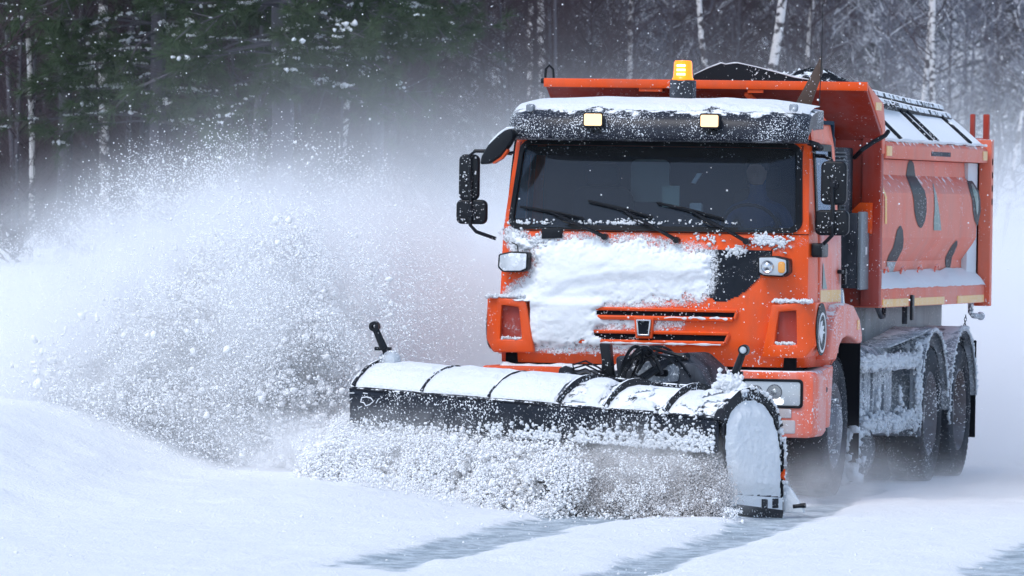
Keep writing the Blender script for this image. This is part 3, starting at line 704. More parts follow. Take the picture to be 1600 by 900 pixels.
# badge
a = fx(1007, 512, -.02)
bd = MB().frame(dens([(a[0]-.057, a[1]+.062), (a[0]+.057, a[1]+.062), (a[0]+.047, a[1]-.062), (a[0]-.047, a[1]-.062)], 1), dens([(a[0]-.042, a[1]+.048), (a[0]+.042, a[1]+.048), (a[0]+.034, a[1]-.048), (a[0]-.034, a[1]-.048)], 1), -.065, -.02, 'y').build('badge', 'chrome', T, bevel=.006)
MB().prism([(a[0]-.042, a[1]+.048), (a[0]+.042, a[1]+.048), (a[0]+.034, a[1]-.048), (a[0]-.034, a[1]-.048)], -.045, -.03, 'y').build('shield', 'decal', bd)
MB().frame(dens([(a[0]-.075, a[1]+.080), (a[0]+.075, a[1]+.080), (a[0]+.063, a[1]-.080), (a[0]-.063, a[1]-.080)], 1), dens([(a[0]-.055, a[1]+.06), (a[0]+.055, a[1]+.06), (a[0]+.045, a[1]-.06), (a[0]-.045, a[1]-.06)], 1), -.05, .0, 'y').build('badge_surround', 'orange', T, bevel=.01)
# seams
for z in (1.975,): MB().tube([(x, cabY(x, z)-.001, z) for x in np.linspace(-1.16, 1.16, 30)], .004, 4).build('panel_seam', 'under', T)
MB().prism(pxs([(846, 357), (878, 357), (878, 372), (846, 373)]), .0, .06, 'y').build('hatch_vent', 'black', T, bevel=.005)
# headlamps beside the patch
for sg, px, py in ((-1, 804, 410), (1, 1208, 417)):
    x, z = fx(px, py, -.05); tl = .006*sg
    out = [(x-sg*.112, z+.078), (x+sg*.02, z+.082), (x+sg*.118, z+.060), (x+sg*.122, z-.040), (x+sg*.085, z-.074), (x-sg*.06, z-.070), (x-sg*.108, z-.050)]
    hd = MB().prism(dens(out, 2), -.085, .10, 'y').build('headlamp', 'black', T, bevel=.012)
    inn = [((p[0]-x)*.88+x, (p[1]-z)*.86+z) for p in out]
    MB().prism(dens(inn, 2), -.094, -.08, 'y').build('lens', 'lens' if sg > 0 else 'lens_snow', hd, bevel=.008)
    if sg > 0:
        MB().lathe([(0, -.012), (.012, -.010), (.03, -.002), (.042, -.008), (.048, 0)], (x-.035, -.098, z), 'y', 24).build('reflector', 'chrome', hd)
        MB().prism(rrect(x+.072, z-.002, .052, .085, .02), -.101, -.09, 'y').build('indicator', 'amberlens', hd, bevel=.004)
    else:
        pass
    MB().tube([(x-sg*.02, -.02, z+.08), (x-sg*.015, -.035, z+.13), (x+sg*.03, -.03, z+.15)], .005, 5).build('wire', 'black', hd)
# wide lower corner panels with recess, ledge snow and side disc
for sg in (1, -1):
    out = [(sg*.86, 1.065), (sg*.93, 1.455), (sg*1.245, 1.475), (sg*1.25, 1.16), (sg*1.18, 1.062)]
    inn = [(sg*.955, 1.16), (sg*.985, 1.40), (sg*1.115, 1.415), (sg*1.125, 1.165), (sg*1.12, 1.16)]
    ff = lambda p: -.055+.10*max(0, (abs(p[0])-1.1)/.15)**2
    MB().frame(dens(out, 3), dens(inn, 3), ff, lambda p: .48 if abs(p[0]) > 1.13 else .02, 'y').build('corner_panel', 'orange', T, bevel=.012, ang=50)
    MB().prism(dens(inn, 2), -.004, .02, 'y').build('panel_recess', 'orange_shaded', T)
    P_ = [(sg*random.uniform(.94, 1.235), random.uniform(-.05, .0), 1.478+random.uniform(-.004, .012)) for _ in range(170)]
    lumps('ledge_snow', P_, [random.uniform(.006, .015) for _ in P_], 'crust', T)
    P_ = [(sg*random.uniform(.965, 1.11), random.uniform(-.05, -.02), 1.166+random.uniform(-.004, .01)) for _ in range(60)]
    lumps('ledge_snow', P_, [random.uniform(.005, .012) for _ in P_], 'crust', T)
    dk = MB().prism(circ(.245, 1.275, .205, 40, .195), sg*1.250, sg*1.256, 'x').build('side_disc', 'decal_frost' if sg < 0 else 'decal', T)
    MB().frame(circ(.255, 1.25, .150, 36), circ(.255, 1.25, .132, 36), sg*1.256, sg*1.261, 'x').build('white_ring', 'white', dk)
    MB().prism([(.13, 1.25), (.19, 1.33), (.27, 1.34), (.24, 1.30), (.33, 1.30), (.28, 1.265), (.36, 1.25), (.28, 1.24), (.24, 1.17), (.19, 1.20)], sg*1.256, sg*1.260, 'x').build('bird_mark', 'white', dk)
# dark gap and bumper
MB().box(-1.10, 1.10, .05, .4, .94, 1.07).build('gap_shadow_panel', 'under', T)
prof = [(.36, .93), (-.07, .955), (-.115, .935), (-.12, .88), (-.10, .80), (-.09, .52), (-.06, .475), (.36, .475)]
bl = MB()
bl.prism([(.36, .92), (-.05, .945), (-.085, .925), (-.085, .875), (-.05, .86), (.36, .86)], -1.16, .60, 'x'); bl.build('bumper', 'orange', T, bevel=.014)
MB().prism([(.36, .86), (.0, .86), (.02, .50), (.36, .5)], -1.1, .60, 'x').build('bumper_skirt', 'dark', T)
for sg in (1, -1):
    b2 = MB().prism([(sg*.60, .965), (sg*.64, .50), (sg*.72, .475), (sg*1.24, .475), (sg*1.268, .52), (sg*1.268, .92), (sg*1.235, .965)], -.11, .42, 'y').build('bumper_end', 'orange' if sg < 0 else 'orange_low', T, bevel=.022)
    x0, z0 = .955*sg, .80
    MB().frame(dens(rrect(x0, z0, .47, .215, .03), 1), dens(rrect(x0, z0, .43, .175, .02), 1), -.125, -.10, 'y').build('lamp_surround', 'black', b2, bevel=.004)
    ln = MB().prism(rrect(x0, z0, .435, .18, .02), -.118, -.108, 'y').build('low_headlamp', 'lens', T, bevel=.004)
    for dx, r_ in ((-.12, .052), (.02, .06)): MB().lathe([(r_, 0), (r_*.93, -.006), (r_*.85, 0), (r_*.4, .0), (r_*.34, -.007), (0, -.008)], (x0+sg*dx, -.119, z0+.008), 'y', 28).build('reflector', 'chrome', ln)
    MB().prism(rrect(x0+.01*sg, z0-.060, .15, .034, .01), -.124, -.114, 'y').build('led_strip', 'led', ln)
    MB().prism(rrect(x0-sg*.03, .655, .36, .07, .012), -.122, -.10, 'y').prism(rrect(x0-sg*.02, .555, .40, .10, .015), -.117, -.10, 'y').build('lower_cover', 'beige', b2, bevel=.006)
# snow lying on bumper
def ridge(name, x0, x1, y0, y1, z, h, par, mm='snow', nx_=60, ny_=8, seed=0, skirt=True):
    X = np.linspace(x0, x1, nx_); Yq = np.linspace(y0, y1, ny_); rows = []
    for y in Yq:
        row = []
        for x in X:
            e = math.sin(math.pi*min(max((y-y0)/(y1-y0), 0), 1))**.5*min(1, (x-x0)/.05, (x1-x)/.05)**.5 if True else 1
            row.append((x, y+.010*(float(vnoise(x*30, seed))-.5), z+h*e*(.55+.9*float(fbm(x*9, y*9, seed)))))
        rows.append(row)
    return MB().grid(rows).build(name, mm, par)
ridge('bumper_snow', -1.14, -.28, -.085, .06, .942, .045, T, seed=2)
ridge('bumper_snow', -.28, .60, -.04, .10, .935, .09, T, seed=3)
# side step panel behind the bumper corner
MB().prism([(.42, .96), (.92, 1.0), (.82, .53), (.42, .53)], 1.06, 1.225, 'x').build('step_panel', 'orange_low', T, bevel=.02)
MB().prism([(.42, .96), (.92, 1.0), (.82, .53), (.42, .53)], -1.225, -1.06, 'x').build('step_panel', 'orange_low', T, bevel=.02)
MB().box(1.19, 1.24, .5, .62, .80, .84).build('step_lamp', 'dark', T, bevel=.01)
# front wheel arches
for sg in (1, -1):
    o_ = [(.50, 1.04), (.56, 1.22), (.70, 1.37), (.90, 1.45), (1.2, 1.46), (1.50, 1.44), (1.76, 1.34), (1.86, 1.22), (1.86, 1.15)]
    i_ = [(.62, 1.04), (.68, 1.12), (.78, 1.18), (.95, 1.22), (1.2, 1.23), (1.45, 1.22), (1.62, 1.19), (1.72, 1.17), (1.76, 1.15)]
    i_ = [(.80, 1.04), (.84, 1.08), (.92, 1.14), (1.05, 1.19), (1.25, 1.21), (1.45, 1.20), (1.58, 1.18), (1.68, 1.16), (1.76, 1.15)]
    v = []; n = 9
    xo, xi = sg*1.27, sg*1.10
    for pl in (o_, i_):
        v += [(xo, p[0], p[1]) for p in pl]
    for pl in (o_, i_): v += [(xi, p[0], p[1]) for p in pl]
    fs = [(i, i+1, n+i+1, n+i) for i in range(n-1)] + [(2*n+i, 3*n+i, 3*n+i+1, 2*n+i+1) for i in range(n-1)] + [(i, 2*n+i, 2*n+i+1, i+1) for i in range(n-1)] + [(n+i, n+i+1, 3*n+i+1, 3*n+i) for i in range(n-1)] + [(0, n, 3*n, 2*n), (n-1, 3*n-1, 4*n-1, 2*n-1)]
    fa_ = MB().add(v, fs).build('fender', 'orange_low', T, bevel=.02, ang=50)
    MB().box(*sorted((sg*1.268, sg*1.275)), 1.62, 1.72, 1.255, 1.33).build('side_reflector', 'amberlens', fa_)
# --- snow caked over the front
poly = pxs([(786, 366), (800, 360), (815, 372), (835, 388), (848, 372), (880, 374), (905, 372), (960, 376), (1005, 374), (1045, 384), (1085, 388), (1112, 398), (1112, 420), (1108, 450), (1095, 464), (1082, 462), (1062, 468), (1010, 474), (946, 477), (940, 486), (948, 496), (1060, 500), (1062, 505), (985, 507), (938, 515), (945, 532), (1010, 538), (1010, 544), (930, 543), (880, 546), (830, 540), (790, 536), (776, 520), (800, 505), (822, 492), (806, 474), (785, 462), (800, 450), (826, 436), (838, 412), (832, 392), (800, 388)])
xg = np.arange(-1.16, 1.16, .009); zg = np.arange(1.06, 2.0, .009); XG, ZG = np.meshgrid(xg, zg)
dd_ = polydist(XG.ravel(), ZG.ravel(), poly)
dn = dd_ + (fbm(XG.ravel()*14, ZG.ravel()*14, 3.3, 6, .78)-.50)*.22
dn = dn - .12*((XG.ravel() < -.90) & (ZG.ravel() < 1.44))
th_ = np.interp(XG.ravel(), [-.9, -.6, -.3, .3], [1.40, 1.56, 1.62, 1.64])
streak = fbm(XG.ravel()*3+ZG.ravel()*2, ZG.ravel()*14-XG.ravel()*3, .7)
hh = .004 + .009*sstep(0, .06, dn) + .016*sstep(0.02, .20, dn) + .024*sstep(-.03, .07, ZG.ravel()-th_)*sstep(0, .08, dn) + .011*(fbm(XG.ravel()*16, ZG.ravel()*16, 5)-.5)*sstep(0, .03, dn) + .014*(streak-.5)*sstep(0, .06, dn)
hh = hh + .030*sstep(-.30, -.40, XG.ravel())*sstep(1.08, 1.15, ZG.ravel())*(1-sstep(1.42, 1.5, ZG.ravel()))*sstep(0, .04, dn)
cyv = np.vectorize(cabY)(XG.ravel(), ZG.ravel())
ybase = np.minimum(cyv, np.where((XG.ravel() < -.90) & (ZG.ravel() < 1.46), -.02, 9))
Vs = np.stack([XG.ravel(), ybase - np.maximum(hh, .003), ZG.ravel()], -1)
idx = np.arange(XG.size).reshape(XG.shape); q_ = np.stack([idx[:-1, :-1], idx[:-1, 1:], idx[1:, 1:], idx[1:, :-1]], -1).reshape(-1, 4)
q_ = q_[(dn[q_] > 0).all(1)]
fastmesh('front_snow', Vs, q_, 'soft', T)
n = 9000; xr = rng.uniform(-1.15, 1.16, n); zr = rng.uniform(1.05, 1.99, n); dr = polydist(xr, zr, poly)
k = (dr < .01) & (rng.random(n) < np.exp(dr/.045)*.95+.012)
lumps('snow_spatter', [(x, cabY(x, z)-.004-(.02 if abs(x) > .95 and z < 1.46 else 0), z) for x, z in zip(xr[k], zr[k])], rng.uniform(.002, .008, k.sum()), 'crust', T)
# thin blown frost feathering out round the cake of snow
cov = np.clip(1.0+(dd_+.02)/.14, 0, 1)*.60; cov = cov*(1-.45*((XG.ravel() < -.90) & (ZG.ravel() < 1.44))); cov = np.maximum(cov, .38*sstep(.25, .95, -XG.ravel())*sstep(1.6, 1.2, ZG.ravel()))
cov = np.maximum(cov, .10+.34*sstep(.45, .72, fbm(XG.ravel()*2.2, ZG.ravel()*3.5, 6.6, 4)))
Vf = np.stack([XG.ravel(), ybase-.0035, ZG.ravel()], -1); qf = np.stack([idx[:-1, :-1], idx[:-1, 1:], idx[1:, 1:], idx[1:, :-1]], -1).reshape(-1, 4); qf = qf[(cov[qf] > .02).all(1)]
def frostmat():
    s = N('blown_frost'); p = s.n('ShaderNodeBsdfPrincipled'); p.inputs['Base Color'].default_value = (*SNOWC, 1); p.inputs['Roughness'].default_value = .9
    at = s.n('ShaderNodeAttribute', attribute_name='cover')
    a = s.math('ADD', s.math('MULTIPLY', s.noise(70, 3, .7), .55), s.math('MULTIPLY', s.noise(9, 5, .7, stretch=(1, 1, 2.2)), .45))
    s.l(s.ramp(s.math('ADD', a, at.outputs['Fac']), .92, 1.22), p.inputs['Alpha']); s.l(p.outputs[0], s.out.inputs[0]); return s.m
fo_ = fastmesh('front_frost', Vf, qf, frostmat(), T); at_ = fo_.data.attributes.new('cover', 'FLOAT', 'POINT'); at_.data.foreach_set('value', cov.astype(np.float32))
# pink tinted clumps by the lamps and the beginnings of the patch
for c, n_ in (((800, 372), 160), ((842, 374), 130), ((1188, 375), 200), ((1214, 378), 140), ((1150, 392), 90), ((790, 360), 40), ((1105, 372), 30)):
    P_ = []; 
    for _ in range(n_):
        q = F(c[0]+random.gauss(0, 9), c[1]+random.gauss(0, 4.5), 0); P_.append((q[0], cabY(q[0], q[2])-.008, q[2]))
    lumps('snow_spatter', P_, [random.uniform(.004, .013) for _ in P_], 'crust', T)

# --- mirrors
def mirror_cluster(sg):
    m = []
    arm = MB()
    if sg < 0:
        T1, T2, Y = (733, 277), (737, 331), .3
        arm.tube([F(800, 240, .3), F(770, 236, .28), F(742, 236, .26), F(734, 243, .26), F(735, 300, .26), F(735, 352, .26), F(744, 362, .27), F(775, 373, .3)], .014, 8)
        wh = ((.155, .345), (.235, .185))
    else:
        T1, T2, Y = (1303, 286), (1300, 348), .3
        arm.tube([F(1264, 243, .45), F(1288, 244, .42), F(1299, 250, .36), F(1301, 290, .26), F(1301, 350, .26), F(1300, 368, .26), F(1284, 384, .3), F(1278, 392, .4)], .015, 8)
        MB().prism(rrect(*sx(1278, 391, 1.2), .26, .105, .02), 1.175, 1.255, 'x').build('mirror_base', 'black', T, bevel=.01)
        wh = ((.195, .325), (.255, .19))
    ao = arm.build('mirror_arm', 'black', T)
    for (px, py), (w, h) in zip((T1, T2), wh):
        c = F(px, py, Y); mo = MB().prism(rrect(c[0], c[2], w, h, .045, 6), .28, .345, 'y').build('mirror', 'black', T, bevel=.018, seg=3, ang=60)
        MB().tube([(c[0]+.005, .262, c[2]-.012), (c[0]+.005, .285, c[2]-.012)], .035, 14).box(c[0]-.02, c[0]+.02, .24, .28, c[2]-.03, c[2]+.006).build('clamp', 'steel', mo)
        MB().prism([(q[0], q[1]) for q in rrect(c[0], c[2], w*.9, h*.93, .04, 6)], .346, .350, 'y').build('mirror_glass', 'chrome', mo)
        lumps('mirror_snow', [(c[0]+random.uniform(-w/2.4, w/2.4), .272, c[2]+random.uniform(-h/2.3, h/2.3)) for _ in range(26)], [random.choice((.003, .004, .006)) for _ in range(26)], 'crust', mo)
mirror_cluster(-1); mirror_cluster(1)
pl = pxs([(752, 257), (755, 244), (765, 227), (780, 212), (792, 203), (803, 201), (806, 212), (799, 226), (785, 244), (768, 256)], .02)
km = MB().prism(pl, -.05, .08, 'y').build('kerb_mirror', 'black', T, bevel=.02, seg=3, ang=20)
MB().prism(pxs([(772, 254), (785, 245), (794, 233), (796, 235), (786, 248), (773, 256)], .02), -.03, .05, 'y').build('mirror_rim', 'orange', km)
MB().tube([F(758, 238, -.02), F(768, 222, -.02), F(782, 209, -.02), F(793, 201, -.02), F(803, 199, -.02)], [.004, .012, .016, .014, .006], 7).build('mirror_snow', 'snow', km)
MB().tube([F(803, 238, .1), F(790, 240, .1)], .012, 7).build('mirror_stay', 'black', km)

# --- dump body
by0, by1 = 2.74, 7.62
def bx(z): return float(np.interp(z, [1.40, 1.57, 1.575, 1.665, 1.765, 1.90, 1.95, 2.30, 2.34, 2.44, 2.56], [1.25, 1.25, 1.245, 1.13, 1.13, 1.225, 1.252, 1.255, 1.235, 1.15, 1.145]))
body = None
ZL = [1.40, 1.48, 1.57, 1.665, 1.765, 1.90, 1.95, 2.10, 2.30, 2.34, 2.44, 2.56]
for sg in (1, -1):
    ys_ = np.linspace(by0, 7.14, 12)
    sw_ = MB().grid([[(sg*bx(z), y, z) for y in ys_] for z in ZL[3:]])
    e = [(sg*bx(z), 7.14, z) for z in ZL[3:]]; sw_.add(e + [(sg*1.05, 7.14, z) for z in ZL[3:]], [(i, i+1, len(e)+i+1, len(e)+i) for i in range(len(e)-1)])
    e = [(sg*bx(z), by0, z) for z in ZL[3:]]; sw_.add(e + [(sg*1.05, by0, z) for z in ZL[3:]], [(i, i+1, len(e)+i+1, len(e)+i) for i in range(len(e)-1)])
    sw_.build('body_side', 'orange_body', T, ang=20)
    lo = MB().prism([(sg*1.252, 1.41), (sg*1.252, 1.565), (sg*1.14, 1.655), (sg*1.0, 1.655), (sg*1.0, 1.41)], by0+.0, 7.62, 'y').build('lower_rail', 'orange_body', T, bevel=.006)
    rws = []
    for u in np.linspace(0, 1, 9):
        rws.append([(sg*(1.262-.118*u+.014*math.sin(math.pi*u)*(.4+1.2*float(fbm(y*3, u*2, 1)))), y, 1.566-.018*float(fbm(y*9, 3, 2))*(1-u)+.125*u*(.82+.36*float(fbm(y*2.5, 7, 2)))) for y in np.linspace(by0, 7.60, 120)])
    MB().grid(rws).build('rail_snow', 'snow', T)
    MB().prism([(sg*1.262, 2.565), (sg*1.262, 2.668), (sg*1.235, 2.70), (sg*1.10, 2.70), (sg*1.10, 2.565)], by0+.05, 7.60, 'y').build('top_rail', 'orange_body', T, bevel=.006)
    MB().box(*sorted((sg*1.04, sg*1.175)), 7.15, 7.63, 1.60, 2.56).build('rear_recess', 'icy', T)
    for y, w in ((2.82, .22), (7.35, .20)): MB().box(*sorted((sg*1.262, sg*1.268)), y, y+w, 2.585, 2.66).build('reflective_tape', 'yellow', T)
    for y0, y1 in ((2.80, 3.95), (4.22, 5.62), (6.25, 7.55)): MB().box(*sorted((sg*1.252, sg*1.257)), y0, y1, 1.415, 1.475).build('reflective_tape', 'yellow', T)
    MB().box(*sorted((sg*1.252, sg*1.275)), 4.03, 4.12, 1.30, 1.50).build('lock_bracket', 'black', T, bevel=.008)
    for k in range(4):
        q = S(1382+k*26.5, 425-k*1.6, 1.16); y_, z_ = q[1], q[2]
        MB().tube([(sg*1.165, y_-.10, z_-.035), (sg*1.175, y_-.07, z_+.02), (sg*1.178, y_+.02, z_+.035), (sg*1.172, y_+.10, z_+.005)], .009, 6).build('tarp_hook', 'orange_low', T)
    pst = MB().box(*sorted((sg*1.16, sg*1.29)), 7.62, 7.74, 1.38, 2.76).build('tailgate_post', 'orange_body', T, bevel=.006)
    for k in range(4): MB().box(*sorted((sg*1.288, sg*1.293)), 7.66, 7.70, 2.22+k*.11, 2.27+k*.11).build('post_hole', 'under', pst)
    MB().box(*sorted((sg*1.21, sg*1.26)), 7.64, 7.70, 2.75, 2.97).box(*sorted((sg*1.10, sg*1.14)), 7.64, 7.70, 2.70, 2.97).box(*sorted((sg*1.10, sg*1.26)), 7.64, 7.70, 2.68, 2.77).build('tarp_fork', 'orange_shaded', T, bevel=.01)
    # front fin and chamfered cheek of the canopy
    fin = [(1.97, 3.12), (2.05, 3.12), (2.74, 2.96), (2.82, 2.70), (2.82, 1.42), (2.70, 1.42), (2.68, 2.62)]
    MB().prism([(1.955, 3.135), (2.70, 2.985), (2.80, 2.80), (2.80, 2.60), (2.68, 2.60), (2.66, 2.78)], sg*1.235, sg*1.255, 'x').build('canopy_cheek', 'orange_body', T, bevel=.004)
    MB().box(*sorted((sg*1.255, sg*1.259)), 2.35, 2.60, 2.93, 2.99).build('reflective_tape', 'yellow', T)
    MB().box(*sorted((sg*1.10, sg*1.25)), 2.66, 2.78, 1.42, 2.72).build('front_post', 'orange_shaded', T, bevel=.012)
MB().box(-1.2, 1.2, 2.70, 2.76, 1.42, 2.80).build('front_wall', 'orange_shaded', T)
cn = MB().add([(-1.25, 1.97, 3.075), (1.25, 1.97, 3.075), (1.25, 2.70, 2.70), (-1.25, 2.70, 2.70), (-1.25, 1.97, 3.10), (1.25, 1.97, 3.10), (1.25, 2.72, 2.74), (-1.25, 2.72, 2.74)], [(0, 1, 2, 3), (4, 7, 6, 5), (0, 4, 5, 1), (2, 6, 7, 3), (0, 3, 7, 4), (1, 5, 6, 2)]).build('canopy', 'orange_shaded', T)
MB().box(-1.262, 1.262, 1.94, 1.98, 3.07, 3.138).build('canopy_lip', 'orange', T, bevel=.006)
for px in (1022, 1182, 1232):
    if px != 1232: a = F(px, 137, 1.95); MB().box(a[0]-.12 if px < 1100 else a[0]-.07, a[0]+.06 if px < 1100 else a[0]+.05, 1.955, 1.99, 3.045, 3.075).build('canopy_bracket', 'orange', T)
MB().add([(.30, 2.0, 3.05), (.34, 2.0, 3.05), (.62, 2.6, 2.72), (.58, 2.6, 2.72)], [(0, 1, 2, 3)]).build('canopy_rib', 'orange', T, thick=.03)
MB().tube([F(846, 126, 1.97), F(858, 127, 1.97)], .022, 10).tube([(F(852, 122, 1.97)[0], 1.97, 3.14), (F(853, 108, 1.97)[0], 1.97, F(853, 108, 1.97)[2]), (F(858, 102, 1.97)[0], 1.97, F(858, 102, 1.97)[2]), (F(863, 108, 1.97)[0], 2.0, F(863, 108, 1.97)[2]), (F(864, 121, 1.97)[0], 2.0, 3.14)], .010, 7).build('tarp_crank', 'black', T)
# folded brace on right front
MB().tube([F(1388, 205, 2.55), F(1383, 212, 2.5), F(1365, 222, 2.45), F(1347, 234, 2.4), F(1335, 246, 2.6)], .018, 7).build('tarp_lever', 'black', T)
MB().prism([(1.02, 2.05), (1.02, 2.14), (1.10, 2.22), (1.19, 2.22), (1.19, 1.98)], 2.60, 2.66, 'y').build('wall_bracket', 'orange', T)
# decals following the pressed side
def bodyrow(px, py):
    z = S(px, py, 1.2)[2]
    for _ in range(4): q = S(px, py, bx(z)+.004); z = q[2]
    return q
def decal(rows, name, m, off=.004, par=T):
    rr = []
    for (a, b) in zip(rows[:-1], rows[1:]):
        for t in np.linspace(0, 1, 6, endpoint=False): rr.append([a[i]+(b[i]-a[i])*t for i in range(3)])
    rr.append(list(rows[-1])); V = []
    for py, x0, x1 in rr:
        for x in (x0, x1):
            q = bodyrow(x, py); V.append((bx(q[2])+off, q[1], q[2]))
    return MB().add(V, [(2*i, 2*i+1, 2*i+3, 2*i+2) for i in range(len(rr)-1)]).build(name, m, par)
decal([(251, 1421, 1425), (256, 1418.5, 1428), (275, 1416, 1430.5), (298, 1425, 1445), (312, 1428, 1448), (330, 1429, 1448), (345, 1432, 1445.5), (353, 1435, 1442), (356, 1438, 1440)], 'feather_decal', 'decal')
decal([(287, 1457.5, 1458.5), (305, 1460, 1463.5), (325, 1460.5, 1467), (345, 1459, 1469.5), (360, 1459, 1471)], 'feather_decal', 'green')
dc = decal([(276, 1511, 1513), (285, 1511.5, 1521), (298, 1515, 1529), (312, 1519, 1532), (330, 1520.5, 1532.5), (343, 1522.5, 1530), (352, 1526, 1528)], 'feather_decal', 'decal')
decal([(287, 1517, 1519.5), (300, 1520, 1526.5), (315, 1523.5, 1528.5), (330, 1525, 1528), (335, 1526, 1527)], 'decal_core', 'green', .007, dc)
decal([(353, 1406, 1408), (360, 1402, 1411), (375, 1398.5, 1412), (388, 1395, 1411), (400, 1388.5, 1405), (408, 1386, 1401)], 'feather_decal', 'decal')
decal([(409, 1386, 1400), (420, 1386, 1397), (428, 1388, 1394)], 'feather_decal', 'decal_frost')
decal([(376, 1494, 1496), (383, 1488, 1496), (393, 1482, 1492), (402, 1477.5, 1487.5), (412, 1477, 1486), (421, 1479, 1484)], 'feather_decal', 'decal')
decal([(268, 1373.5, 1375), (290, 1377, 1379), (308, 1383, 1386), (350, 1383, 1386)], 'yellow_edge_tape', 'yellow')
MB().box(1.262, 1.266, 4.85, 5.75, 2.60, 2.635).build('side_plate', 'dark', T)
# tarp: gable at the front, sloping right flap, rolled tarp, rear
MB().prism([fx(*p, 2.72) for p in [(1083, 122), (1086, 115), (1126, 98), (1150, 98), (1216, 113), (1262, 124), (1262, 132), (1083, 128)]], 2.72, 2.76, 'y').build('tarp_gable', 'tarp', T)
ge = [F(*p, 2.70) for p in [(1084, 116), (1105, 106), (1126, 98), (1133, 100), (1147, 98), (1152, 98), (1180, 104), (1215, 113), (1240, 120), (1262, 124)]]
MB().tube([(p[0], 2.72, p[2]) for p in ge], [.003, .005, .006, .005, .006, .005, .004, .006, .007, .004], 6).build('gable_snow', 'snow', T)
def flapP(u, v):   # u along the body, v up the slope
    y = 2.82+u*4.7; a = Vector((1.235, y, 2.70)); b = Vector((.86, y-.0, 2.70+.345-.04*u)); q = a.lerp(b, v); return q
rows = []
for v in np.linspace(0, 1, 16):
    row = []
    for u in np.linspace(0, 1, 70):
        q = flapP(u, v); rib = math.exp(-((u*5.2) % 1-.5)**2/.004)*.0
        row.append((q.x+.004, q.y, q.z+.012*float(fbm(u*9, v*3, 2))+.008*math.sin(v*math.pi)))
    rows.append(row)
MB().grid(rows).build('tarp_flap', 'tarp_snow', T)
for u in (.16, .46, .52, .86):
    a, b = flapP(u, 0), flapP(u+.02, 1); MB().tube([(a.x+.01, a.y, a.z+.02), (b.x+.01, b.y, b.z+.02)], [.014, .018], 5).build('tarp_rib', 'tarp', T)
MB().tube([(1.255, y, 2.712+.004*math.sin(y*9)) for y in np.linspace(2.85, 7.55, 60)], [.006+.011*random.random() for _ in range(60)], 6).build('rail_snow', 'snow', T)
tr_ = [(.60, 2.80, 3.13), (.72, 3.3, 3.11), (.86, 4.3, 3.075), (.88, 5.8, 3.03), (.88, 7.4, 3.0)]
MB().tube([(x, y, z) for x, y, z in tr_], .045, 8).tube([(x+.06, y, z-.07) for x, y, z in tr_[1:]], .05, 8).tube([(x-.03, y+.1, z+.03) for x, y, z in tr_], .02, 6).build('rolled_tarp', 'tarp_snow', T)
MB().grid([[(x, y, 3.00+.05*math.cos(x*1.4)+.02*float(fbm(x*4, y*4))) for x in np.linspace(-1.2, .88, 12)] for y in np.linspace(2.80, 7.5, 16)]).build('tarp_top', 'tarp_snow', T)
for k, (px, py, w) in enumerate([(1420, 150, 4), (1405, 158, 5), (1440, 156, 4), (1460, 162, 4)]): pass
MB().box(-1.2, 1.2, 7.62, 7.70, 1.42, 2.72).build('tailgate', 'orange_shaded', T, bevel=.01)

# --- between cab and body
MB().box(.55, .98, 1.62, 2.2, 1.5, 2.72).build('air_intake_box', 'dark', T, bevel=.02)
lv = MB().box(.84, 1.04, 2.28, 2.62, 2.10, 2.64).build('louvre_stack', 'dark', T, bevel=.015)
for k in range(17): MB().box(.86, 1.045, 2.262, 2.285, 2.13+k*.029, 2.142+k*.029).build('louvre', 'grey', lv)
MB().tube([(.80, 2.0, 1.5), (.82, 2.05, 2.0), (.85, 2.2, 2.4), (.84, 2.4, 2.62)], .06, 10).tube([(1.0, 1.9, 1.1), (1.02, 1.95, 1.6), (.96, 2.05, 2.0), (1.0, 2.2, 2.2)], .035, 8).tube([(.90, 1.8, 1.0), (.9, 1.85, 1.5), (.85, 1.8, 2.2)], .028, 8).build('air_hose', 'black', T)
MB().tube([(1.0, 2.0, 1.16), (1.05, 2.1, 1.35), (1.02, 2.15, 1.55)], .045, 9).tube([(.9, 2.0, 1.12), (.96, 2.06, 1.3), (.9, 2.1, 1.5)], .035, 9).build('silver_pipe', 'chrome', T)
MB().box(.93, 1.135, 2.32, 2.66, 1.56, 2.14).build('equipment_box', 'dark', T, bevel=.012)
MB().box(1.135, 1.165, 2.32, 2.68, 1.55, 2.15).build('equipment_door', 'grey', T, bevel=.01)
MB().box(1.166, 1.170, 2.50, 2.56, 1.82, 1.88).build('small_label', 'white', T)
MB().box(-1.05, .5, 1.62, 2.4, 1.1, 2.5).build('engine_tunnel', 'under', T, bevel=.03)

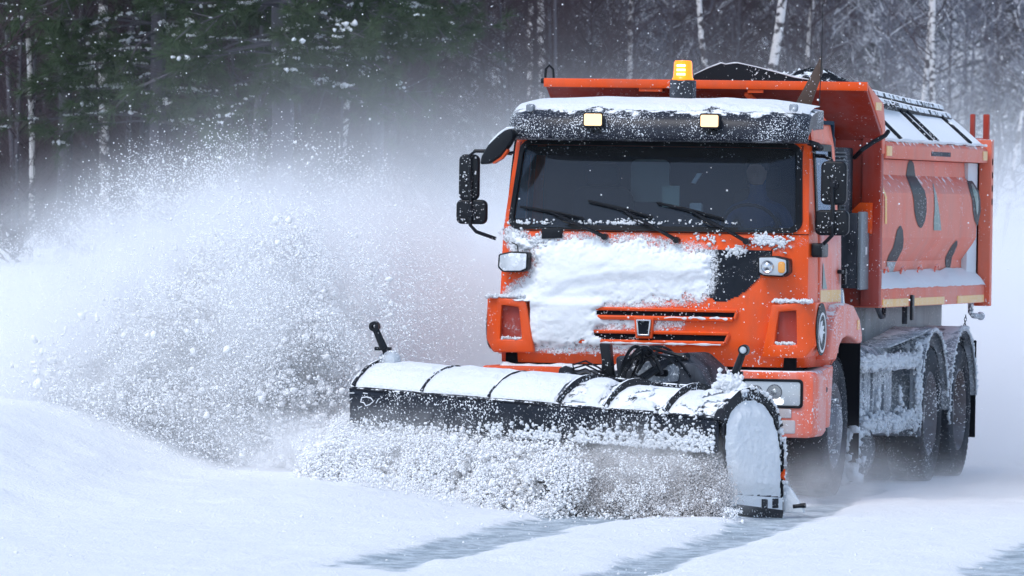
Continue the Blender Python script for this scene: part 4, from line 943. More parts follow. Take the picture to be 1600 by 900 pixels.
# --- chassis and running gear
MB().box(.34, .43, .3, 7.4, .78, 1.06).box(-.43, -.34, .3, 7.4, .78, 1.06).box(-.8, .8, .4, 1.2, .60, .78).box(-.4, .4, 3, 3.15, .8, 1.0).box(-.4, .4, 7.2, 7.3, .8, 1.0).build('chassis_frame', 'dark', T, bevel=.01)
MB().box(-.9, .95, 3.1, 7.3, 1.10, 1.42).build('subframe', 'grey', T, bevel=.01)
MB().box(-.95, .95, .15, 1.0, .55, .95).build('engine_sump', 'under', T, bevel=.04)
def wheel(x, y, r, w, sg, front=False, z=None):
    z = z or r; h = w/2
    prof = [(r*.60, -h*.85), (r*.66, -h*.98), (r*.80, -h*1.04), (r*.93, -h*.95), (r*.985, -h*.78), (r, -h*.4), (r, h*.4), (r*.985, h*.78), (r*.93, h*.95), (r*.80, h*1.04), (r*.66, h*.98), (r*.60, h*.85)]
    root = MB().lathe(prof, (x, y, z), 'x', 64)
    lug = MB()
    for k in range(54):
        t = 2*math.pi*k/54
        for s2 in (-1, 1):
            tt = t + (.03 if s2 > 0 else 0); a0 = tt-.038; a1 = tt+.030
            vs = []
            for rad in (r*.975, r*1.014):
                for aa in (a0, a1):
                    for xx in (s2*h*.18, s2*h*.93):
                        dr = -.012 if abs(xx) > h*.8 and rad > r else 0
                        vs.append((x+xx, y+(rad+dr)*math.cos(aa+(.03 if abs(xx) > h*.5 else 0)), z+(rad+dr)*math.sin(aa+(.03 if abs(xx) > h*.5 else 0))))
            root.add(vs, [(0, 1, 3, 2), (4, 6, 7, 5), (0, 4, 5, 1), (2, 3, 7, 6), (0, 2, 6, 4), (1, 5, 7, 3)])
    W = root.build('wheel', 'tyre', T, ang=30)
    d = 1 if front else -1
    o = sg*h
    if front: pr = [(r*.62, .86*o), (r*.58, .92*o), (r*.54, .8*o), (r*.50, .55*o), (r*.30, .95*o), (r*.26, 1.15*o), (r*.16, 1.2*o), (0, 1.22*o)]
    else: pr = [(r*.62, .86*o), (r*.59, .93*o), (r*.56, .7*o), (r*.53, .1*o), (r*.50, -.3*o), (r*.30, -.35*o), (r*.28, .35*o), (r*.20, .5*o), (0, .52*o)]
    MB().lathe(pr, (x, y, z), 'x', 40).build('rim', 'rim', W)
    bo = MB()
    for k in range(10):
        t = 2*math.pi*k/10; rr_ = r*.38; bo.tube([(x+(.75*o if front else -.38*o), y+rr_*math.cos(t), z+rr_*math.sin(t)), (x+(1.0*o if front else -.1*o), y+rr_*math.cos(t), z+rr_*math.sin(t))], .018, 6)
    bo.build('wheel_nuts', 'frost', W)
for sg in (1, -1):
    wheel(sg*1.03, 1.32, .53, .30, sg, True)
    for y in (5.16, 6.56):
        wheel(sg*1.10, y, .545, .29, sg); wheel(sg*.76, y, .545, .29, sg)
    # mudguards over the rear wheels
    for k, y in enumerate((5.16, 6.56)):
        A = [R(a) for a in np.linspace(196 if k == 0 else 180, 8 if k == 1 else 14, 18)]; rows = []
        for a in A: rows.append([(sg*x, y+.665*math.cos(a)*(1 if math.cos(a) > 0 else 1.02), .56+.665*math.sin(a)) for x in (.56, .9, 1.24, 1.27)])
        for rI in rows: q = rI[-1]; rI.append((q[0], y+(q[1]-y)*.95, .56+(q[2]-.56)*.95))
        MB().grid(rows).build('mudguard', 'frost', T, thick=.012)
        lumps('mudguard_rime', [(sg*1.262+random.gauss(0, .006), y+.655*math.cos(a), .56+.655*math.sin(a)) for a in np.linspace(R(190), R(10), 240)], [random.uniform(.007, .017) for _ in range(240)], 'icy', T)
    MB().add([(sg*.56, 3.35, 1.10), (sg*1.2, 3.35, 1.10), (sg*1.26, 4.55, 1.19), (sg*.56, 4.55, 1.19), (sg*.56, 5.0, 1.235), (sg*1.26, 5.0, 1.235)], [(0, 1, 2, 3), (3, 2, 5, 4)]).build('mudguard', 'frost', T, thick=.012)
    MB().box(*sorted((sg*.80, sg*1.24)), 1.93, 1.955, .24, 1.22).build('mud_flap', 'under', T)
    MB().box(*sorted((sg*.60, sg*1.24)), 7.30, 7.325, .30, 1.1).build('mud_flap', 'under', T)
    # fuel tank
    tk = MB().prism(rrect(sg*.87, .80, .60, .62, .16, 6), 2.10, 3.75, 'y').build('fuel_tank', 'frost', T, bevel=.02, ang=60)
    for y in (2.42, 2.80, 3.30):
        MB().frame(dens(rrect(sg*.87, .80, .635, .655, .17, 6), 1), dens(rrect(sg*.87, .80, .60, .62, .16, 6), 1), y, y+.06, 'y').build('tank_strap', 'frost', tk)
    MB().lathe([(0, .06), (.07, .055), (.075, 0)], (sg*.98, 2.55, 1.10), 'z', 18).build('filler_cap', 'frost', tk)
    # side guard rails thick with rime
    MB().box(*sorted((sg*1.20, sg*1.25)), 2.06, 4.52, .92, 1.02).box(*sorted((sg*1.20, sg*1.25)), 2.06, 4.50, .44, .54).box(*sorted((sg*1.19, sg*1.25)), 4.42, 4.50, .44, 1.15).box(*sorted((sg*1.1, sg*1.2)), 2.1, 2.16, .5, 1.0).build('side_guard', 'frost', T, bevel=.01)
    P_ = []; Q_ = []
    for _ in range(2600):
        y = random.uniform(2.06, 4.5)
        c = random.random()
        if c < .42: P_.append((sg*1.24+random.gauss(0, .012), y, .985+random.gauss(0, .026)))
        elif c < .80: P_.append((sg*1.23+random.gauss(0, .015), y, .50+random.gauss(0, .032)+.04*max(0, math.sin(y*5))))
        elif c < .96: P_.append((sg*1.25+random.gauss(0, .01), 4.46+random.gauss(0, .03), random.uniform(.45, 1.12)))
        else: P_.append((sg*1.2, random.choice((2.25, 3.0, 3.95))+random.gauss(0, .04), random.uniform(.5, .78)))
        Q_.append(random.uniform(.008, .022))
    lumps('side_guard_rime', P_, Q_, 'icy', T)
    MB().prism(rrect(sg*1.14, 1.07, .15, .27, .04), 1.96, 2.08, 'y').build('icy_box', 'icy', T, bevel=.02)
MB().tube([(-1, 1.32, .5), (1, 1.32, .5)], .06, 10).build('front_axle', 'dark', T)
for y in (5.16, 6.56): MB().tube([(-1, y, .54), (-.25, y, .54), (0, y, .54), (.25, y, .54), (1, y, .54)], [.07, .1, .22, .1, .07], 12).build('rear_axle', 'dark', T)
a = F(1312, 700, 1.35)
MB().lathe([(.0, .0), (.2, .02), (.27, .0), (.29, -.06)], (1.02, 2.35, .33), 'y', 26).build('air_tank', 'frost', T)
lumps('underbody_snow', [(1.12+random.gauss(0, .05), 1.98+random.gauss(0, .03), random.uniform(.1, .5)) for _ in range(240)], [random.uniform(.02, .05) for _ in range(240)], 'icy', T)
# tow hook with ball, chain and dangling bits
q = S(1530, 492, 1.25); 
MB().tube([(1.22, 7.12, 1.42), (1.22, 7.12, 1.33), (1.24, 7.15, 1.305), (1.25, 7.36, 1.30)], .024, 8).lathe([(0, -.035), (.025, -.03), (.036, 0), (.025, .03), (0, .035)], (1.25, 7.45, 1.30), 'y', 14).build('tow_hook', 'frost', T)
MB().tube([(1.2, 4.1, 1.42), (1.2, 4.1, 1.27)], .022, 7).tube([(1.1, 3.4, 1.42), (1.12, 3.5, 1.33), (1.1, 3.7, 1.33), (1.1, 3.75, 1.42)], .02, 7).build('body_stay', 'dark', T)
ch = MB()
for k in range(13):
    c0 = Vector((1.2, 7.0-.015*k, 1.30-.025*k)); t = k % 2
    ch.tube([c0+Vector((.010*math.cos(a) if t else 0, 0 if t else .012*math.cos(a), .018*math.sin(a))) for a in np.linspace(0, 2*math.pi, 9)], .0035, 4, cap=False)
ch.build('chain', 'dark', T)
# front mounting plate and hydraulics for the plow
# brown board leaning up between cab and body
bd_ = MB().prism([fx(*p, 1.55) for p in [(1284, 87), (1286, 112), (1263, 176), (1240, 168), (1262, 128)]], 1.53, 1.56, 'y').prism([fx(*p, 1.55) for p in [(1284, 87), (1286, 112), (1283, 116), (1281, 92)]], 1.50, 1.56, 'y').build('leaning_board', 'wood', None, bevel=.003)
tag(bd_, 'brown weathered board standing slanted behind the cab roof', 'board')
# dark gritty heap on the load
def heap():
    xs_ = np.linspace(.15, 1.0, 60); ys_ = np.linspace(2.85, 4.8, 50); X, Y = np.meshgrid(xs_, ys_)
    c = np.interp(X, [.15, .32, .42, .58, .70, .80, .92, 1.0], [3.02, 3.19, 3.22, 3.27, 3.25, 3.19, 3.12, 3.02])
    Z = 3.0 + (c-3.0)*np.exp(-((Y-3.35)/.55)**2)*(1+.0*X) + (fbm(X*9, Y*9, 2)-.5)*.07 + (fbm(X*28, Y*28, 2)-.5)*.03
    i = np.arange(X.size).reshape(X.shape); q = np.stack([i[:-1, :-1], i[:-1, 1:], i[1:, 1:], i[1:, :-1]], -1).reshape(-1, 4)
    o = fastmesh('grit_heap', np.stack([X.ravel(), Y.ravel(), Z.ravel()], -1), q, 'grit')
    P = []; 
    for _ in range(160): k = random.randrange(X.size); P.append((X.flat[k], Y.flat[k]-.01, Z.flat[k]+.01))
    s = lumps('snow_on_heap', [p for p in P if p[2] > 3.17 and (p[0] < .5 or p[0] > .85)], [random.uniform(.01, .03) for p in P if p[2] > 3.17 and (p[0] < .5 or p[0] > .85)], 'snow', o)
    tag(o, 'black gritty load heaped above the open tarp', 'load')
heap()
# driver
def driver():
    me = bpy.data.meshes.new('person'); cx = .62
    J = [((cx, 1.02, 1.74), .15), ((cx, 1.0, 1.95), .15), ((cx, .98, 2.12), .17), ((cx, .97, 2.25), .07), ((cx, .94, 2.36), .085), ((cx, .93, 2.45), .09),
         ((cx-.19, .96, 2.15), .07), ((cx-.26, .82, 1.98), .05), ((cx-.17, .66, 2.02), .036), ((cx-.14, .60, 2.06), .034),
         ((cx+.19, .96, 2.15), .07), ((cx+.28, .84, 1.98), .05), ((cx+.20, .66, 2.02), .036), ((cx+.17, .60, 2.06), .034),
         ((cx-.12, .72, 1.72), .09), ((cx-.14, .42, 1.70), .07), ((cx+.12, .72, 1.72), .09), ((cx+.14, .42, 1.70), .07), ((cx-.14, .40, 1.40), .05), ((cx+.14, .40, 1.40), .05)]
    E_ = [(0, 1), (1, 2), (2, 3), (3, 4), (4, 5), (2, 6), (6, 7), (7, 8), (8, 9), (2, 10), (10, 11), (11, 12), (12, 13), (0, 14), (14, 15), (0, 16), (16, 17), (15, 18), (17, 19)]
    me.from_pydata([j[0] for j in J], E_, [])
    me.materials.append(M['jacket']); o = bpy.data.objects.new('person', me); COL.objects.link(o); o.modifiers.new('skin', 'SKIN')
    for v, j in zip(me.skin_vertices[0].data, J): v.radius = (j[1]*.8, j[1]*.8)
    me.skin_vertices[0].data[0].use_root = True
    sb = o.modifiers.new('sub', 'SUBSURF'); sb.levels = 1; sb.render_levels = 1
    tag(o, 'driver in a blue jacket seated behind the steering wheel', 'person')
    fc = MB().lathe([(0, -.085), (.045, -.075), (.07, -.03), (.078, .02), (.07, .07), (.04, .1), (0, .11)], (cx, .895, 2.42), 'z', 20).tube([(cx, .80, 2.43), (cx, .82, 2.40)], [.01, .016], 6).build('face', 'skin', o)
    MB().lathe([(.088, 0), (.092, .05), (.07, .10), (0, .12)], (cx, .92, 2.45), 'z', 20).build('knit_cap', 'seatm', o)
driver()

# ================================================================== SNOW PLOW
plow = empty('snow_plow', (0, 0, 0)); tag(plow, 'wide black snow plow under thick snow mounted before the truck', 'snow plow'); PW = plow
LL = Vector((-1.785, -2.0, .812)); RR = Vector((1.168, -3.2, .683))
uu = (Vector((RR.x, RR.y, 0))-Vector((LL.x, LL.y, 0))).normalized(); bb = Vector((-uu.y, uu.x, 0))   # along the blade; backwards
if bb.y < 0: bb = -bb
LW = (Vector((RR.x, RR.y, 0))-Vector((LL.x, LL.y, 0))).length
def lip(t): return LL.lerp(RR, t)
def hoodP(t, s):   # s 0..1 from the front lip over the top to the back
    p = lip(t); prof = [(0, 0), (.07, .062), (.16, .12), (.27, .160), (.40, .175), (.54, .155), (.66, .10), (.75, .01), (.79, -.10)]
    k = s*(len(prof)-1); i = min(int(k), len(prof)-2); f = k-i
    return p + bb*(prof[i][0]*(1-f)+prof[i+1][0]*f) + Vector((0, 0, prof[i][1]*(1-f)+prof[i+1][1]*f))
hood = MB().grid([[tuple(hoodP(t, s)) for t in np.linspace(0, 1, 40)] for s in np.linspace(0, 1, 25)]).build('hood', 'cover', PW, ang=40, thick=.012)
# moldboard below and behind: concave sheet down to the cutting edge
def moldP(t, s):
    p = lip(t); z0 = p.z-.10
    prof = [(.79, 1.0), (.80, .72), (.74, .45), (.62, .22), (.50, .06)]
    k = s*4; i = min(int(k), 3); f = k-i
    bk = prof[i][0]*(1-f)+prof[i+1][0]*f; zz = prof[i][1]*(1-f)+prof[i+1][1]*f
    q = p+bb*bk; return Vector((q.x, q.y, zz*z0-.03*(1-0)*(1-zz)))
MB().grid([[tuple(moldP(t, s)) for t in np.linspace(0, 1, 20)] for s in np.linspace(0, 1, 13)]).build('moldboard', 'steel', PW, ang=50, thick=.01)
MB().grid([[tuple(moldP(t, 1)+Vector((0, 0, z))-bb*.02*(1-z/.12)) for t in np.linspace(0, 1, 10)] for z in (-.02, .12)]).build('cutting_edge', 'black', PW, thick=.02)
# rubber deflector hanging from the lip
rows = []
for z in np.linspace(.005, -.235, 7):
    rows.append([tuple(lip(t)-bb*(.012+.01*math.sin(z*6))+Vector((0, 0, z*(1.04-.04*t)))+bb*(.008*float(vnoise(t*9, z*5)))) for t in np.linspace(0, 1, 60)])
flap = MB().grid(rows).build('rubber_deflector', 'flap', PW, thick=.014)
MB().tube([tuple(lip(t)-bb*.004+Vector((0, 0, .004))) for t in np.linspace(0, 1, 20)], .012, 6).build('front_lip', 'steel', PW)
def onflap(px, py, off=.02):
    # meet the vertical flap plane
    v = ray(px, py); n = np.array(bb); p0 = np.array(lip(0)-bb*.014); t = ((p0-CAM)@n)/(v@n); q = CAM+v*t; return Vector(q)-bb*off
MK = MB()
mk = [(567, 625), (568, 621), (575, 620), (582, 622), (586, 627), (580, 632), (574, 634), (571, 629), (566, 628), (567, 625)]
MK.tube([onflap(*p) for p in mk], .0045, 5)
for a_, b_ in (((590, 630), (594, 623)), ((562, 638), (568, 635)), ((549, 625), (553, 622)), ((547, 614), (556, 614)), ((570, 614), (577, 615))): MK.tube([onflap(*a_), onflap(*b_)], .0035, 5)
MK.build('chalk_mark', 'crust', flap)
# snow stuck on the deflector's lower edge
P_ = []; Q_ = []
for px0, px1, n_, hh_ in ((750, 790, 60, 26), (800, 850, 120, 20), (850, 880, 80, 24), (890, 920, 60, 18), (905, 1000, 420, 30), (985, 1030, 60, 14), (1010, 1118, 620, 36), (560, 740, 60, 9), (945, 960, 20, 60)):
    for _ in range(n_):
        px = random.uniform(px0, px1); yb = 660+(px-545)*(708-660)/(1122-545); q = onflap(px, yb-abs(random.gauss(0, hh_*.5)), .022); P_.append(tuple(q)); Q_.append(random.uniform(.004, .015))
lumps('deflector_snow', P_, Q_, 'crust', flap)
# arched ribs over the hood
RT = [.012, .20, .385, .575, .70, .86]
for k, t in enumerate(RT):
    pts = [hoodP(t, s) for s in np.linspace(0.03, .95, 16)]; hgt = .052 if k in (0, 3, 4, 5) else .040
    v = []
    for p in pts:
        c = lip(t)+bb*.4+Vector((0, 0, -.15)); d = (p-c).normalized()
        for s_ in (-.008, .008): v += [tuple(p+uu*s_-d*.01), tuple(p+uu*s_+d*hgt)]
    n = len(pts); fs = []
    for i in range(n-1):
        a = 4*i; b = a+4; fs += [(a, b, b+1, a+1), (a+2, a+3, b+3, b+2), (a+1, b+1, b+3, a+3)]
    fs += [(0, 1, 3, 2), (4*n-4, 4*n-2, 4*n-1, 4*n-3)]
    MB().add(v, fs).build('rib', 'steel', PW)
# right end plate, D shaped, packed with snow
def endpt(b, z): q = RR + uu*.006 + bb*b; return Vector((q.x, q.y, z))
outl = [(.02, .66), (.05, .735), (.12, .80), (.22, .85), (.34, .870), (.46, .86), (.58, .815), (.68, .735), (.755, .62), (.79, .47), (.80, .25), (.80, -.05), (.30, .02), (.16, .07), (.10, .30), (.05, .50)]
v = [tuple(endpt(*p)) for p in outl] + [tuple(endpt(*p)+uu*.014) for p in outl]; n = len(outl)
MB().add(v, [tuple(range(n)), tuple(range(n, 2*n))[::-1]] + [(i, (i+1) % n, n+(i+1) % n, n+i) for i in range(n)]).build('end_plate', 'steel', PW)
arc = [(.0, .67)]+outl[1:9]; band = []
for i, p in enumerate(arc):
    c = (.40, .55); d = Vector((p[0]-c[0], p[1]-c[1])).normalized(); band.append((p[0]+d.x*.035, p[1]+d.y*.035)); 
inn_ = [(p[0]-(Vector((p[0]-.40, p[1]-.55)).normalized().x)*.045, p[1]-(Vector((p[0]-.40, p[1]-.55)).normalized().y)*.045) for p in arc]
v = []
for o_, i_ in zip(band, inn_): v += [tuple(endpt(*o_)+uu*.03), tuple(endpt(*i_)+uu*.03), tuple(endpt(*o_)-uu*.03), tuple(endpt(*i_)-uu*.03)]
fs = []
for i in range(len(arc)-1):
    a = 4*i; b = a+4; fs += [(a, b, b+1, a+1), (a+2, a+3, b+3, b+2), (a, a+2, b+2, b), (a+1, b+1, b+3, a+3)]
MB().add(v, fs).build('end_arch', 'steel', PW)
a = endpt(.27, .865); MB().box(-.03, .03, -.006, .006, -.03, .03).build('arch_label', 'frost', PW).matrix_local = Matrix.Translation(a+uu*.036) @ Matrix((( -uu.y*-1*0+bb.x, uu.x, 0, 0), (bb.y, uu.y, 0, 0), (0, 0, 1, 0), (0, 0, 0, 1)))
def endsnow():
    bs = np.linspace(.03, .80, 90); zs = np.linspace(.12, .86, 90); B, Z = np.meshgrid(bs, zs)
    pl_ = [(.06, .655), (.10, .72), (.18, .78), (.30, .82), (.42, .82), (.55, .78), (.65, .70), (.73, .58), (.765, .45), (.775, .25), (.775, .12), (.15, .155), (.09, .30), (.05, .5)]
    d = polydist(B.ravel(), Z.ravel(), pl_) + (fbm(B.ravel()*14, Z.ravel()*14, 4)-.5)*.02
    h = .004+.035*sstep(0, .10, d)+.030*(fbm(B.ravel()*9, Z.ravel()*7, 1.2)-.5)*sstep(0, .05, d)+.022*(fbm(B.ravel()*30, Z.ravel()*30, 1.2)-.5)
    base = np.array(RR)[None]+np.array(bb)[None]*B.ravel()[:, None]; base[:, 2] = Z.ravel(); V = base+np.array(uu)[None]*(.022+np.maximum(h, .002))[:, None]
    i = np.arange(B.size).reshape(B.shape); q = np.stack([i[:-1, :-1], i[:-1, 1:], i[1:, 1:], i[1:, :-1]], -1).reshape(-1, 4); q = q[(d[q] > 0).all(1)]
    fastmesh('end_plate_snow', V, q, 'crust', PW)
    P = []
    for s_ in np.linspace(0, 1, 260):
        k = s_*(len(outl[3:12])-1); i = min(int(k), 7); f = k-i; a_, b_ = outl[3:12][i], outl[3:12][i+1]
        q = endpt(a_[0]*(1-f)+b_[0]*f+random.gauss(.012, .008), a_[1]*(1-f)+b_[1]*f+(.02 if s_ < .5 else 0)+random.gauss(.0, .008)); P.append(tuple(q+uu*random.uniform(-.04, .05)))
    lumps('edge_snow', P, [random.uniform(.008, .018) for _ in P], 'crust', PW)
endsnow()
ep = MB()
for b0, b1, z0, z1, o in ((.14, .80, .075, .155, .03), ): ep.add([tuple(endpt(b, z)+uu*e) for b in (b0, b1) for z in (z0-.10*(b-b0), z1-.06*(b-b0)) for e in (.0, o)], [(0, 1, 3, 2), (4, 6, 7, 5), (0, 4, 5, 1), (2, 3, 7, 6), (0, 2, 6, 4), (1, 5, 7, 3)])
ep.build('end_bracket', 'crust', PW, bevel=.006)
for b in (.52, .66): MB().add([tuple(endpt(bq, z)+uu*e) for bq in (b, b+.075) for z in (.045, .115) for e in (.028, .036)], [(0, 1, 3, 2), (4, 6, 7, 5), (0, 4, 5, 1), (2, 3, 7, 6), (0, 2, 6, 4), (1, 5, 7, 3)]).build('bolt_plate', 'steel', PW, bevel=.004)
MB().add([tuple(endpt(bq, z)+uu*e) for bq in (.20, .80) for z in ((.02, .085) if bq < .5 else (-.065, .030)) for e in (.018, .036)], [(0, 1, 3, 2), (4, 6, 7, 5), (0, 4, 5, 1), (2, 3, 7, 6), (0, 2, 6, 4), (1, 5, 7, 3)]).build('end_shoe', 'steel', PW, bevel=.004)
MB().tube([tuple(endpt(.80, z)+uu*.02) for z in (-.06, .2, .45, .55)], .012, 6).build('end_post', 'black', PW)
MB().add([tuple(endpt(bq, z)+uu*e) for bq, z in ((.775, .27), (.80, .24), (.80, .32)) for e in (.01, .045)], [(0, 2, 4), (1, 5, 3), (0, 1, 3, 2), (2, 3, 5, 4), (4, 5, 1, 0)]).build('red_reflector', 'orange', PW)
# towing claw at the back of the end
c0 = endpt(.86, .10); MB().prism([(0, -.09), (0, .12), (.05, .08), (.13, -.04), (.15, -.09)], -.03, .03, 'y').build('rear_claw', 'crust', PW, bevel=.01).location = c0
MB().tube([tuple(c0+Vector((.07, -.02, -.045))), tuple(c0+Vector((.16, -.02, -.035)))], .018, 8).build('claw_pin', 'black', PW)
# snow lying over the hood
def hoodsnow():
    ts = np.linspace(.0, .985, 330); ss = np.linspace(.02, 1.0, 60); V = []; H = []
    for s in ss:
        for t in ts:
            kr = min(abs(t-r)*LW for r in RT); cover = .52
            nz = float(fbm(t*16, s*5, 3.1, 4)); edge = sstep(.012, .10, kr)
            m = (nz-.46) + .10*(float(fbm(t*5, s*2.2, 8))-.5) - .09*float(sstep(.5, .62, t)) + .30*(1-t)*1.2 - .40*float(sstep(.40, .70, s))*float(sstep(.42, .60, t)) - .22*float(1-sstep(.02, .16, kr))*float(sstep(.45, .6, t)) - .16*float(sstep(.62, .75, t)*(1-sstep(.80, .9, t)))*float(sstep(.3, .6, s)) + .02
            if t > .93: m -= .1*(s > .3)
            h = (.020+.034*float(fbm(t*11, s*3, 6)))*float(edge)*max(0, min(1, m/.12)) + .016*float(fbm(t*40, s*12, 9)) if m > 0 else 0
            if t < .56: h = max(h, .010+.012*float(edge)+.040*float(fbm(t*8, s*3, 6)))+.012*float(fbm(t*30, s*8, 2))
            p = hoodP(t, s); n = Vector((0, 0, 1))*(.5+.5*s) - bb*.5*(1-s)
            e0 = min(1, s/.05); V.append(tuple(p + n*(h*e0+.001))); H.append(h)
    H = np.array(H); nt = len(ts); i = np.arange(len(V)).reshape(len(ss), nt); q = np.stack([i[:-1, :-1], i[:-1, 1:], i[1:, 1:], i[1:, :-1]], -1).reshape(-1, 4); q = q[(H[q] > .002).all(1)]
    fastmesh('hood_snow', V, q, 'snow', PW)
hoodsnow()
# marker posts on the hood
def marker(px_top, px_mid, px_lamp, Y, base_t, snowy):
    a = F(*px_top, Y); m_ = F(*px_mid, Y); l_ = F(*px_lamp, Y); root = MB()
    root.tube([tuple(m_), tuple(a)], [.030, .024], 8)
    root.tube([tuple(m_+np.array([-.07, 0, 0])), tuple(m_+np.array([.055, 0, 0]))], .014, 6)
    b_ = hoodP(base_t, .35); root.tube([tuple(m_), tuple(l_+np.array([-.02, 0, -.02])), (b_.x, b_.y, b_.z)], [.018, .02, .016], 7)
    o = root.build('marker_post', 'black', PW)
    MB().lathe([(.014, -.03), (.036, -.028), (.040, .028), (.014, .03)], tuple(a), 'y', 18).build('post_ring', 'black', o)
    if px_top[0] > 900: MB().lathe([(0, -.046), (.018, -.044), (.026, -.028)], tuple(a), 'y', 14).build('ring_lens', 'lens', o)
    MB().lathe([(0, -.05), (.035, -.045), (.055, -.02), (.060, .0), (.060, .06), (.05, .085), (0, .09)], (l_[0]+.015, l_[1]-.02, l_[2]-.005), 'y', 22).build('marker_lamp', 'crust' if snowy else 'lens', o)
    MB().lathe([(.058, -.012), (.068, -.004), (.068, .012), (.058, .02)], (l_[0]+.015, l_[1]-.02, l_[2]-.005), 'y', 22).build('lamp_ring', 'frost', o)
    MB().lathe([(0, -.012), (.04, -.01), (.045, 0), (.04, .012), (0, .012)], (l_[0]-.045, l_[1]+.02, l_[2]-.0), 'y', 18).build('side_lamp', 'frost', o)
    if snowy: lumps('lamp_snow', [(l_[0]+random.gauss(0, .045), l_[1]-.05, l_[2]-.01+random.gauss(0, .045)) for _ in range(120)], [random.uniform(.01, .03) for _ in range(120)], 'crust', o)
marker((585, 510), (600, 545), (609, 561), -1.75, .03, False)
marker((1162, 547), (1149, 583), (1140, 598), -2.75, .90, True)
# bracket, hoses, cylinder and mount between plow and truck
MB().prism([fx(*p, -1.3) for p in [(938, 536), (955, 537), (958, 572), (962, 600), (940, 600), (942, 565)]], -1.35, -1.25, 'y').build('mast', 'black', PW, bevel=.012)
MB().prism([fx(*p, -1.5) for p in [(870, 600), (876, 575), (886, 570), (896, 575), (904, 590), (925, 605), (870, 612)]], -1.55, -1.47, 'y').build('lug', 'steel', PW, bevel=.01)
MB().tube([F(887, 588, -1.6), F(887, 588, -1.45)], .03, 12).build('lug_pin', 'frost', PW)
mt = MB().prism([fx(*p, -1.1) for p in [(965, 556), (1075, 552), (1100, 575), (1110, 612), (970, 608)]], -1.2, -.3, 'y').prism([fx(*p, -1.2) for p in [(1060, 562), (1092, 570), (1118, 612), (1050, 612)]], -1.3, -1.1, 'y').build('mount_block', 'dark', PW, bevel=.03)
MB().prism([fx(*p, -1.3) for p in [(985, 575), (1005, 566), (1050, 560), (1062, 575), (1060, 596), (1010, 600)]], -1.33, -1.25, 'y').build('valve_housing', 'frost', PW, bevel=.02)
MB().prism(rrect(*fx(1033, 583, -1.35), .10, .05, .02), -1.36, -1.33, 'y').build('housing_slot', 'under', PW)
MB().tube([F(1075, 556, -1.2), F(1035, 568, -1.4), F(1000, 592, -1.6)], .026, 8).tube([F(1040, 570, -1.4), F(1006, 593, -1.6)], .018, 8).build('hydraulic_cylinder', 'black', PW)
hs = MB()
for k in range(13):
    x0 = random.uniform(965, 1000); x1 = random.uniform(1010, 1080); y0 = random.uniform(570, 600); y1 = random.uniform(555, 590); yt = random.uniform(542, 556); Yq = random.uniform(-1.6, -1.2)
    c = [F(x0, y0, Yq), F(x0+8, (y0+yt)/2, Yq), F((x0*.6+x1*.4), yt, Yq-.1), F((x0*.3+x1*.7), yt+5, Yq), F(x1, y1, Yq)]
    pts = [Vector(q) for q in c]; out_ = []
    for i in range(len(pts)-1):
        p0 = pts[max(i-1, 0)]; p1 = pts[i]; p2 = pts[i+1]; p3 = pts[min(i+2, len(pts)-1)]
        for t in (0, .25, .5, .75): out_.append(.5*((2*p1)+(p2-p0)*t+(2*p0-5*p1+4*p2-p3)*t*t+(3*p1-p0-3*p2+p3)*t**3))
    out_.append(pts[-1]); hs.tube(out_, random.choice((.008, .011, .014)), 6)
for k in range(5):
    y_ = 566+k*6; hs.tube([F(958, 590, -1.4), F(935, y_+8, -1.6), F(915, y_-2, -1.6), F(895, y_+4, -1.6), F(898, y_+16, -1.6), F(925, 600, -1.6)], .007, 6)
hs.build('hydraulic_hoses', 'black', PW)
MB().tube([F(900, 596, -1.75), F(955, 592, -1.75), F(1020, 600, -1.9), F(1110, 607, -2.2), F(1180, 610, -2.4)], .016, 7).build('rear_top_bar', 'steel', PW)
MB().box(-.35, -.25, -2.1, .4, .45, .55).box(.25, .35, -2.3, .4, .45, .55).box(-.5, .5, -.35, -.25, .4, .95).build('push_frame', 'dark', PW, bevel=.01)

# ================================================================== SNOW IN THE AIR
def field_pts(n, poly, Y, dY, thr, sc, seed, fall=None, plane=None, streak=0.0):
    """points scattered through a slab of air, clumped"""
    pa = np.array(poly, float); lo = pa.min(0)-(fall or 0); hi = pa.max(0)+(fall or 0); out = []; tot = 0
    r2_ = np.random.default_rng(seed)
    while tot < n:
        m = n*3; x = r2_.uniform(lo[0], hi[0], m); y = r2_.uniform(lo[1], hi[1], m); d = polydist(x, y, poly) if fall else np.where(inpoly(x, y, poly), 1, -1)
        depth = r2_.normal(0, 1, m)*dY
        c = fbm(x/sc, y/sc, depth*1.5+seed, 4, .55)*.6 + .4*fbm((x+y*.5)/(sc*2.4), (y-x*.25)/(sc*1.6), seed*3.1, 3)
        if streak:
            rr_ = np.hypot(x-640, y-640); th = np.arctan2(640-y, 640-x); c = c*(1-streak)+streak*fbm(rr_/150, th*7, seed, 4)
        pr = sstep(thr-.06, thr+.10, c)
        if fall: pr = pr*sstep(-fall, fall*.6, d)
        else: pr = pr*(d > 0)
        k = r2_.random(m) < pr; x, y, depth = x[k], y[k], depth[k]
        YY = Y + depth
        px, py = x, y
        v = DV[None]+RV[None]*((px-800)/FPX)[:, None]-UV[None]*((py-450)/FPX)[:, None]
        t = (YY-CAM[1])/v[:, 1]
        if plane:   # stay near the plane of the deflector, coming forward lower down
            n_ = np.array(bb); yb = 660+(px-545)*.0832; off = plane[0]-plane[1]*np.clip((py-yb)/110, -.3, 1.3)+depth
            t = ((np.array(LL)-CAM)@n_+off)/(v@n_)
        q = CAM[None]+v*t[:, None]
        q = q[q[:, 2] > ground_h(q[:, 0], q[:, 1])-.02]
        out.append(q); tot += len(q)
    return np.concatenate(out)[:n]
